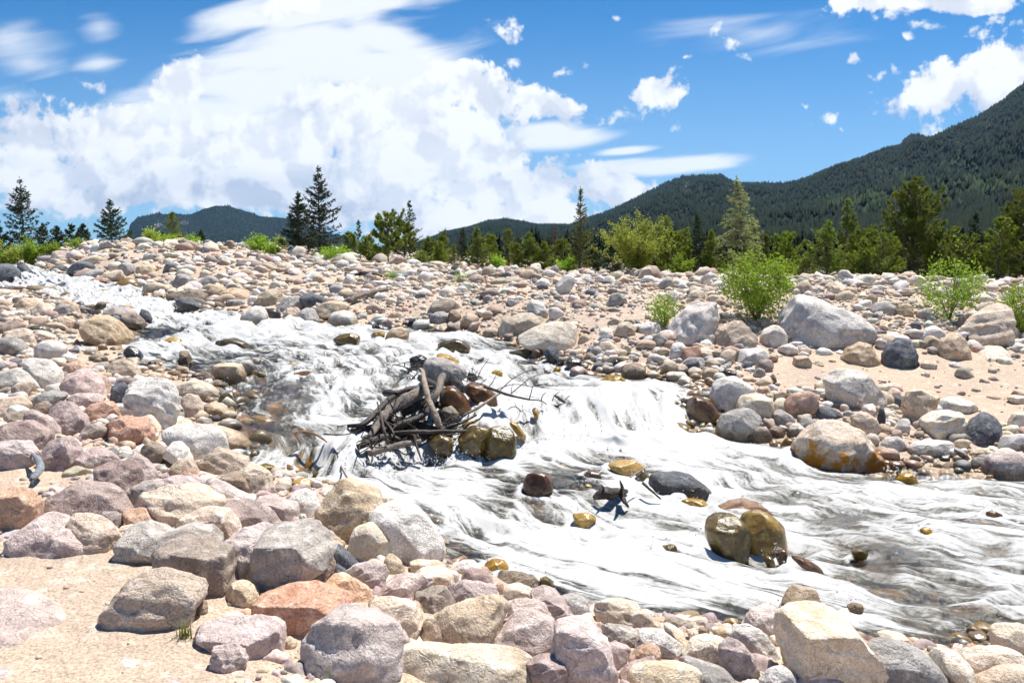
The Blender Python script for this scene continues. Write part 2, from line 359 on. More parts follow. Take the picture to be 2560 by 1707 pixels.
def ground_mat():
    m, N = new_mat('sandy_gravel')
    g = N.n('ShaderNodeNewGeometry'); P = g.outputs['Position']
    n1 = N.noise(P, .7, 4, .6, .5); n2 = N.noise(P, 9, 5, .65); n3 = N.noise(P, 70, 3, .7)
    c = N.mix(N.mr(n1, .4, .62), (.53,.40,.29), (.46,.35,.265))
    c = N.mix(N.mr(n2, .52, .68), c, (.64,.52,.41))
    sp = N.mr(n3, .33, .62, .62, 1.12)
    c = N.mix(1.0, c, N.n('ShaderNodeCombineColor', {0: sp, 1: sp, 2: sp}).outputs[0], 'MULTIPLY')
    wet = N.n('ShaderNodeAttribute', attribute_name='wet').outputs['Fac']
    c = N.mix(wet, c, N.mix(N.mr(n2, .42, .6), (.12,.08,.03), (.26,.16,.04)))
    far = N.n('ShaderNodeAttribute', attribute_name='far').outputs['Fac']
    c = N.mix(far, c, (.035,.05,.022))
    vor = N.n('ShaderNodeTexVoronoi', {'Vector': P, 'Scale': 38.0}).outputs['Distance']
    h = N.m('ADD', N.m('MULTIPLY', n2, .7), N.m('ADD', N.m('MULTIPLY', n3, .25), N.m('MULTIPLY', vor, -.25)))
    bp = N.n('ShaderNodeBump', {'Height': h, 'Strength': .8, 'Distance': .03})
    finish(N, N.n('ShaderNodeBsdfPrincipled', {'Base Color': c, 'Roughness': N.mr(wet, 0, 1, .92, .35, False), 'Normal': bp.outputs[0]})); return m
def cobble_mat():
    m, N = new_mat('mixed_cobbles')
    g = N.n('ShaderNodeNewGeometry'); P = g.outputs['Position']
    col = N.n('ShaderNodeAttribute', attribute_name='col').outputs['Color']
    n2 = N.noise(P, 16, 5, .65); n3 = N.noise(P, 80, 3, .7)
    sp = N.m('ADD', N.mr(n2, .35, .65, .78, 1.18), N.mr(n3, .35, .62, -.18, .12))
    c = N.mix(1.0, col, N.n('ShaderNodeCombineColor', {0: sp, 1: sp, 2: sp}).outputs[0], 'MULTIPLY')
    wet = N.n('ShaderNodeAttribute', attribute_name='wet').outputs['Fac']
    c = N.mix(N.m('MULTIPLY', wet, .85), c, N.mix(1.0, c, (.42,.33,.20), 'MULTIPLY'))
    bp = N.n('ShaderNodeBump', {'Height': n2, 'Strength': .4, 'Distance': .02})
    finish(N, N.n('ShaderNodeBsdfPrincipled', {'Base Color': c, 'Roughness': N.mr(wet, 0, 1, .82, .2, False), 'Normal': bp.outputs[0]})); return m
def water_mat():
    m, N = new_mat('white_water')
    uv = N.n('ShaderNodeTexCoord').outputs['UV']
    foam = N.n('ShaderNodeAttribute', attribute_name='foam').outputs['Fac']
    w0 = N.noise(uv, 1.6, 3, .5, out=1)
    w0 = N.n('ShaderNodeVectorMath', {0: w0, 1: (.5,.5,.5)}, operation='SUBTRACT').outputs[0]
    w0 = N.n('ShaderNodeVectorMath', {0: w0, 1: (.35,.45,0)}, operation='MULTIPLY').outputs[0]
    P0 = N.n('ShaderNodeVectorMath', {0: uv, 1: w0}, operation='ADD').outputs[0]
    P1 = N.n('ShaderNodeVectorMath', {0: P0, 1: (.65, 4.0, 1)}, operation='MULTIPLY').outputs[0]
    P2 = N.n('ShaderNodeVectorMath', {0: P0, 1: (2.2, 14, 1)}, operation='MULTIPLY').outputs[0]
    s1 = N.noise(P1, 1.0, 5, .62, .7); s2 = N.noise(P2, 1.0, 5, .65, .9); s3 = N.noise(uv, 22, 4, .6, .3)
    st = N.m('ADD', N.m('MULTIPLY', N.m('SUBTRACT', s1, .5), 3.0), N.m('MULTIPLY', N.m('SUBTRACT', s2, .5), 2.0))
    st = N.m('ADD', st, N.m('MULTIPLY', N.m('SUBTRACT', s3, .5), .9))
    f = N.mr(N.m('ADD', foam, st), .05, .95)
    thick = N.mr(N.m('ADD', foam, N.m('MULTIPLY', st, 1.0)), .25, 1.25)
    h = N.m('ADD', N.m('MULTIPLY', s1, .55), N.m('ADD', N.m('MULTIPLY', s2, .4), N.m('MULTIPLY', s3, .18)))
    bpf = N.n('ShaderNodeBump', {'Height': h, 'Strength': .28, 'Distance': .06})
    gn = N.n('ShaderNodeNewGeometry').outputs['Normal']
    up = N.n('ShaderNodeVectorMath', {0: N.n('ShaderNodeVectorMath', {0: bpf.outputs[0], 'Scale': .50}, operation='SCALE').outputs[0], 1: (0, 0, .50)}, operation='ADD').outputs[0]
    up = N.n('ShaderNodeVectorMath', {0: up}, operation='NORMALIZE').outputs[0]
    fcol = N.mix(thick, (.085,.08,.05), (.50,.50,.495))
    white = N.n('ShaderNodeBsdfPrincipled', {'Base Color': fcol, 'Roughness': .6, 'Normal': up, 'Specular IOR Level': .15,
               'Subsurface Weight': 0.0})
    bpc = N.n('ShaderNodeBump', {'Height': N.m('ADD', N.m('MULTIPLY', s3, .6), N.m('MULTIPLY', s2, .8)), 'Strength': .7, 'Distance': .06})
    tint = N.mix(N.mr(s1, .4, .62), (.74,.58,.32), (.52,.45,.27))
    tr = N.n('ShaderNodeBsdfTransparent', {0: tint})
    gl = N.n('ShaderNodeBsdfGlossy', {0: (.62,.62,.62,1), 'Roughness': .16, 'Normal': bpc.outputs[0]})
    fr = N.n('ShaderNodeFresnel', {'IOR': 1.33, 'Normal': bpc.outputs[0]})
    clear = N.n('ShaderNodeMixShader', {0: N.m('MULTIPLY', fr.outputs[0], .30, clamp=True), 1: tr.outputs[0], 2: gl.outputs[0]})
    mx = N.n('ShaderNodeMixShader', {0: f, 1: clear.outputs[0], 2: white.outputs[0]})
    finish(N, mx); return m
def leaf_mat(name, a, b, trans=.25, rough=.6):
    m, N = new_mat(name)
    g = N.n('ShaderNodeNewGeometry'); oi = N.n('ShaderNodeObjectInfo')
    n = N.noise(g.outputs['Position'], 2.5, 3, .6)
    at_ = N.n('ShaderNodeAttribute', attribute_name='tone').outputs['Fac']
    c = N.mix(N.m('ADD', N.m('MULTIPLY', n, .5), N.m('MULTIPLY', at_, .6), clamp=True), a, b)
    c = N.n('ShaderNodeHueSaturation', {'Color': c, 'Hue': N.mr(oi.outputs['Random'], 0, 1, .49, .51, False), 'Value': N.mr(oi.outputs['Random'], 0, 1, .8, 1.2, False)}).outputs[0]
    d = N.n('ShaderNodeBsdfPrincipled', {'Base Color': c, 'Roughness': rough, 'Specular IOR Level': .25})
    t = N.n('ShaderNodeBsdfTranslucent', {0: c})
    finish(N, N.n('ShaderNodeMixShader', {0: trans, 1: d.outputs[0], 2: t.outputs[0]})); return m
def bark_mat(name, a, b, rough=.85, spec=.3):
    m, N = new_mat(name)
    tc = N.n('ShaderNodeTexCoord').outputs['Object']
    n = N.noise(tc, 14, 6, .7, 1.2); n2 = N.noise(tc, 70, 4, .75)
    c = N.mix(N.mr(n, .40, .60), a, b)
    dk = N.mr(n2, .36, .5, .55, 1.0); c = N.mix(1.0, c, N.n('ShaderNodeCombineColor', {0: dk, 1: dk, 2: dk}).outputs[0], 'MULTIPLY')
    bp = N.n('ShaderNodeBump', {'Height': N.m('ADD', n, N.m('MULTIPLY', n2, .4)), 'Strength': .7, 'Distance': .02})
    finish(N, N.n('ShaderNodeBsdfPrincipled', {'Base Color': c, 'Roughness': rough, 'Normal': bp.outputs[0], 'Specular IOR Level': spec})); return m
M = dict(
 ground=ground_mat(), cobble=cobble_mat(), water=water_mat(),
 spruce=leaf_mat('spruce_needles', (.030,.055,.030), (.075,.115,.045), .15),
 pine=leaf_mat('pine_needles', (.11,.15,.03), (.26,.30,.055), .35),
 bright=leaf_mat('young_fir_needles', (.12,.17,.02), (.28,.34,.045), .35),
 willow=leaf_mat('willow_leaves', (.26,.34,.045), (.50,.56,.09), .5),
 leafy=leaf_mat('green_leaves', (.18,.30,.02), (.40,.55,.06), .45),
 pale=leaf_mat('pale_feathery_needles', (.28,.32,.11), (.50,.54,.23), .5),
 dry=leaf_mat('dead_rusty_needles', (.12,.06,.035), (.22,.12,.07), .1),
 grass=leaf_mat('grass_blades', (.16,.22,.04), (.34,.36,.10), .3),
 bark=bark_mat('grey_bark', (.11,.085,.065), (.22,.18,.14)),
 log=bark_mat('weathered_grey_wood', (.27,.225,.185), (.13,.105,.085)),
 pole=bark_mat('peeled_tan_wood', (.46,.36,.27), (.27,.20,.145)),
 wetlog=bark_mat('soaked_dark_wood', (.022,.016,.012), (.06,.042,.03), .45, .35),
 twig=bark_mat('dark_twig', (.09,.07,.055), (.16,.125,.10)),
 dryw=bark_mat('reddish_twig', (.30,.14,.06), (.42,.24,.12)),
 bluewood=bark_mat('blue_grey_wood', (.20,.22,.25), (.30,.31,.32)),
)
# ---------------------------------------------------------------- ground and stream
_dd = _DG; _wet = np.where(_dd < 0, 1.0, 1-sstep(_dd/np.clip(YY*.012, .06, .5), 0, 1))*(ZZ < Wz(XX, YY)+.12)
_gV = np.stack([XX, YY, ZZ], -1).reshape(-1, 3)
tag(mesh('ground', _gV, grid_faces(len(GB), len(GA)), M['ground'],
    attrs={'wet': _wet.ravel(), 'far': sstep(YY, 60, 110).ravel()}), kind='structure')
# ground behind and beside the camera, same sheet level
_q = np.array([(-9000,-9000,-2.), (9000,-9000,-2.), (9000,9000,-2.), (-9000,9000,-2.)])
tag(mesh('ground_beyond', _q, [[0,1,2,3]], M['ground'], attrs={'far': np.ones(4)}), kind='structure')

# ---------------------------------------------------------------- mountains
def mount_mat():
    m, N = new_mat('wooded_slope'); P = N.n('ShaderNodeNewGeometry').outputs['Position']
    n = N.noise(P, .006, 6, .62, .5); n2 = N.noise(P, .05, 4, .65)
    rk = N.n('ShaderNodeAttribute', attribute_name='rock').outputs['Fac']
    c = N.mix(N.mr(n2, .4, .62), (.004,.009,.007), (.012,.020,.011))
    c = N.mix(N.m('MULTIPLY', N.mr(N.m('ADD', n, N.m('MULTIPLY', rk, .22)), .70, .84), N.mr(n2, .3, .5, .4, 1)), c, (.20,.19,.175))
    bp = N.n('ShaderNodeBump', {'Height': n2, 'Strength': .8, 'Distance': 12.0})
    finish(N, N.n('ShaderNodeBsdfPrincipled', {'Base Color': c, 'Roughness': .95, 'Normal': bp.outputs[0], 'Specular IOR Level': .1})); return m
M['mount'] = mount_mat()
def mountain(line, yr_pts, foot, seed, nu=420, nk=70, jag=2.5, rocks=()):
    U = np.linspace(line[0][0], line[-1][0], nu); lu = [p[0] for p in line]; lv = [p[1] for p in line]
    V = np.interp(U, lu, lv); Yr = np.interp(U, [p[0] for p in yr_pts], [p[1] for p in yr_pts])
    dx, dz_ = ray(U, V); k = np.linspace(0, 1.45, nk); zr = CAMZ+dz_*Yr
    KK = np.broadcast_to(k[:, None], (nk, nu))
    Y = Yr*foot+(Yr-Yr*foot)*np.minimum(KK, 1)+np.maximum(KK-1, 0)*Yr*.6
    X = dx[None]*Y
    prof = np.where(KK <= 1, KK**1.25, 1-1.6*(KK-1))
    z = zr[None]*prof
    q = Yr.mean()
    nn = fbm(X/q*22, Y/q*22, oct=5, seed=seed)
    z = z+np.abs(zr)[None]*.30*nn*np.sin(np.pi*np.clip(KK, 0, 1))*.7
    pu_, pv_ = project(X, Y, z); rk = np.zeros_like(z)
    for (a, b, ra, rb) in rocks: rk = np.maximum(rk, np.exp(-(((pu_-a)/ra)**2+((pv_-b)/rb)**2)))
    return X, Y, z, rk, Yr
RL = [(780,760),(950,652),(1000,628),(1057,603),(1118,580),(1175,568),(1217,553),(1256,549),(1309,556),(1340,563),(1424,563),(1478,542),(1520,528),(1577,501),(1635,473),(1673,453),(1711,440),(1749,438),(1805,437),(1816,447),(1844,457),(1890,457),(1966,457),(2016,446),(2062,429),(2100,413),(2151,397),(2205,375),(2252,366),(2262,350),(2280,338),(2298,338),(2312,346),(2330,345),(2396,310),(2439,294),(2504,253),(2560,209),(2700,130),(2900,60),(3300,20)]
LL = [(250,720),(300,660),(314,610),(320,580),(325,561),(344,542),(367,538),(388,533),(394,531),(409,535),(436,532),(463,535),(478,534),(509,521),(528,516),(540,512),(555,514),(570,512),(589,519),(628,530),(651,540),(689,542),(727,547),(765,560),(800,576),(850,590),(900,615),(980,680)]
Xr, Yr_, Zr, rk, _ = mountain(RL, [(780,3600),(1250,3300),(1750,2700),(1850,2600),(2560,1900),(3300,1700)], .16, 61, rocks=[(1715,455,14,30),(2480,312,60,6)])
mr = tag(mesh('mountain_slope', np.stack([Xr, Yr_, Zr], -1).reshape(-1, 3), grid_faces(*Xr.shape), M['mount'], attrs={'rock': rk.ravel()}), kind='structure')
Xl, Yl, Zl, rk, _ = mountain(LL, [(250,4300),(980,4300)], .75, 65, nu=360, rocks=[(390,560,30,20),(470,560,24,18)])
tag(mesh('mountain_distant', np.stack([Xl, Yl, Zl], -1).reshape(-1, 3), grid_faces(*Xl.shape), M['mount'], attrs={'rock': rk.ravel()}), kind='structure')
def forest(name, X, Y, Z, n, hmin, hmax, seed, kmax=1.0, skip=()):
    rng = np.random.default_rng(seed); nk, nu = X.shape; kk = int((nk-1)*kmax/1.45)
    s = rng.random(n)**1.05*kk; t = rng.random(n)*(nu-1)
    i = s.astype(int); j = np.minimum(t.astype(int), nu-2); fs = s-i; ft = t-j
    def il(A): return (A[i, j]*(1-ft)+A[i, j+1]*ft)*(1-fs)+(A[i+1, j]*(1-ft)+A[i+1, j+1]*ft)*fs
    x, y, z = il(X), il(Y), il(Z)
    u_, v_ = project(x, y, z)
    keep = (u_ > -200) & (u_ < 2800)
    for (a, b, ra, rb) in skip: keep &= (((u_-a)/ra)**2+((v_-b)/rb)**2 > rng.random(n)*1.4)
    x, y, z, u_, v_ = x[keep], y[keep], z[keep], u_[keep], v_[keep]; n = len(x)
    hh = rng.uniform(hmin, hmax, n)*(.8+.4*rng.random(n)); r = hh*rng.uniform(.22, .34, n)
    asp = np.zeros(n)
    for (a, b, ra, rb) in [(2120,512,90,16),(2200,500,60,20),(2440,470,90,24),(2330,500,60,18),(2250,440,50,14),(2400,420,50,16)]: asp = np.maximum(asp, np.exp(-(((u_-a)/ra)**2+((v_-b)/rb)**2)))
    isasp = rng.random(n) < asp*.85
    r = np.where(isasp, hh*.34, r); hh = np.where(isasp, hh*.7, hh)
    ph = rng.random(n)*6.28; m = 5
    ang = ph[:, None]+np.arange(m)*2*np.pi/m
    jr = r[:, None]*rng.uniform(.75, 1.2, (n, m))
    b1 = np.stack([x[:, None]+jr*np.cos(ang), y[:, None]+jr*np.sin(ang), np.broadcast_to((z-.5)[:, None], ang.shape)+hh[:, None]*rng.uniform(0, .12, (n, m))], -1)
    tip = np.stack([x+r*.1*rng.normal(size=n), y, z+hh], -1)[:, None]
    V = np.concatenate([b1, tip], 1); o = np.arange(n)[:, None]*(m+1)
    Fc = np.stack([np.stack([o[:, 0]+a, o[:, 0]+(a+1) % m, o[:, 0]+m], -1) for a in range(m)], 1).reshape(-1, 3)
    tone = np.repeat(np.where(isasp, 1.0, rng.random(n)*.35), m+1)
    return mesh(name, V.reshape(-1, 3), Fc, M['farwood'], attrs={'tone': tone}, smooth=False)
def farwood():
    m, N = new_mat('distant_conifer_wood')
    t = N.n('ShaderNodeAttribute', attribute_name='tone').outputs['Fac']
    c = N.mix(N.mr(t, 0, .4), (.003,.009,.005), (.009,.019,.008)); c = N.mix(N.mr(t, .6, .9), c, (.022,.042,.014))
    finish(N, N.n('ShaderNodeBsdfPrincipled', {'Base Color': c, 'Roughness': .9, 'Specular IOR Level': .1})); return m
M['farwood'] = farwood()
tag(forest('slope_forest', Xr, Yr_, Zr, 80000, 6, 10, 71, skip=[(1715,470,14,34),(2480,312,60,8)]), 'dark conifer forest covering the long mountain slope behind the trees on the right', 'forest', kind='stuff')
tag(forest('distant_forest', Xl, Yl, Zl, 7000, 8, 12, 72), 'bluish dark conifer forest on the far mountain at the left', 'forest', kind='stuff')
# woodland floor between the bank and the foot of the slope
rng = np.random.default_rng(5)
n = 7500; yy = np.exp(rng.uniform(math.log(110), math.log(600), n)); uu = rng.uniform(1150, 2750, n)
keep = (rng.random(n) < np.clip((uu-1150)/500, .0, 1)) ; yy, uu = yy[keep], uu[keep]
xx = (uu-CX)/F*yy; zz = gz(xx, yy)
def spire_wood(name, x, y, z, hs, seed):
    rng = np.random.default_rng(seed); n = len(x); T = 6; m = 6; V = []; 
    hh = hs; r = hh*rng.uniform(.13, .2, n); ph = rng.random((n, T, 1))*6.28
    ang = ph+np.arange(m)*2*np.pi/m
    zb = np.array([.08, .22, .38, .54, .7, .84]); rb = np.array([1, .95, .78, .6, .42, .22])
    jr = r[:, None, None]*rb[None, :, None]*rng.uniform(.6, 1.25, (n, T, m))
    bx = x[:, None, None]+jr*np.cos(ang); by = y[:, None, None]+jr*np.sin(ang)
    bz = z[:, None, None]+hh[:, None, None]*(zb[None, :, None]+rng.uniform(-.04, .03, (n, T, m)))
    tz = z[:, None]+hh[:, None]*np.minimum(zb[None]+.26, 1.0)
    tips = np.stack([np.broadcast_to(x[:, None], tz.shape), np.broadcast_to(y[:, None], tz.shape), tz], -1)[:, :, None]
    V = np.concatenate([np.stack([bx, by, bz], -1), tips], 2).reshape(-1, 3)
    o = np.arange(n*T)*(m+1); Fc = np.stack([np.stack([o+a, o+(a+1) % m, o+m], -1) for a in range(m)], 1).reshape(-1, 3)
    return mesh(name, V, Fc, M['farwood'], attrs={'tone': np.repeat(rng.random(n)*.45, T*(m+1))}, smooth=False)
tag(spire_wood('valley_forest', xx, yy, zz, rng.uniform(4., 12, len(xx))*np.clip(yy/300, .5, 1.0), 8), 'dense dark conifers filling the valley floor below the mountain slope', 'forest', kind='stuff')

# ---------------------------------------------------------------- the air
def haze():
    m = bpy.data.materials.new('thin_haze'); m.use_nodes = True; N = NT(m.node_tree)
    v = N.n('ShaderNodeVolumePrincipled', {'Color': (.33,.64,1.0,1), 'Density': HAZE, 'Anisotropy': .25})
    o = N.n('ShaderNodeOutputMaterial'); N.nt.links.new(v.outputs[0], o.inputs['Volume'])
    x0, x1, y0, y1, z0, z1 = -8000, 8000, -300, 8600, -3.2, 900
    V = [(x, y, z) for x in (x0, x1) for y in (y0, y1) for z in (z0, z1)]
    o = mesh('haze', V, [[0,1,3,2],[4,6,7,5],[0,4,5,1],[2,3,7,6],[0,2,6,4],[1,5,7,3]], m, smooth=False)
    tag(o, 'thin blue summer haze in the air of the valley', 'haze', kind='stuff')
HAZE = 0.00003
haze()
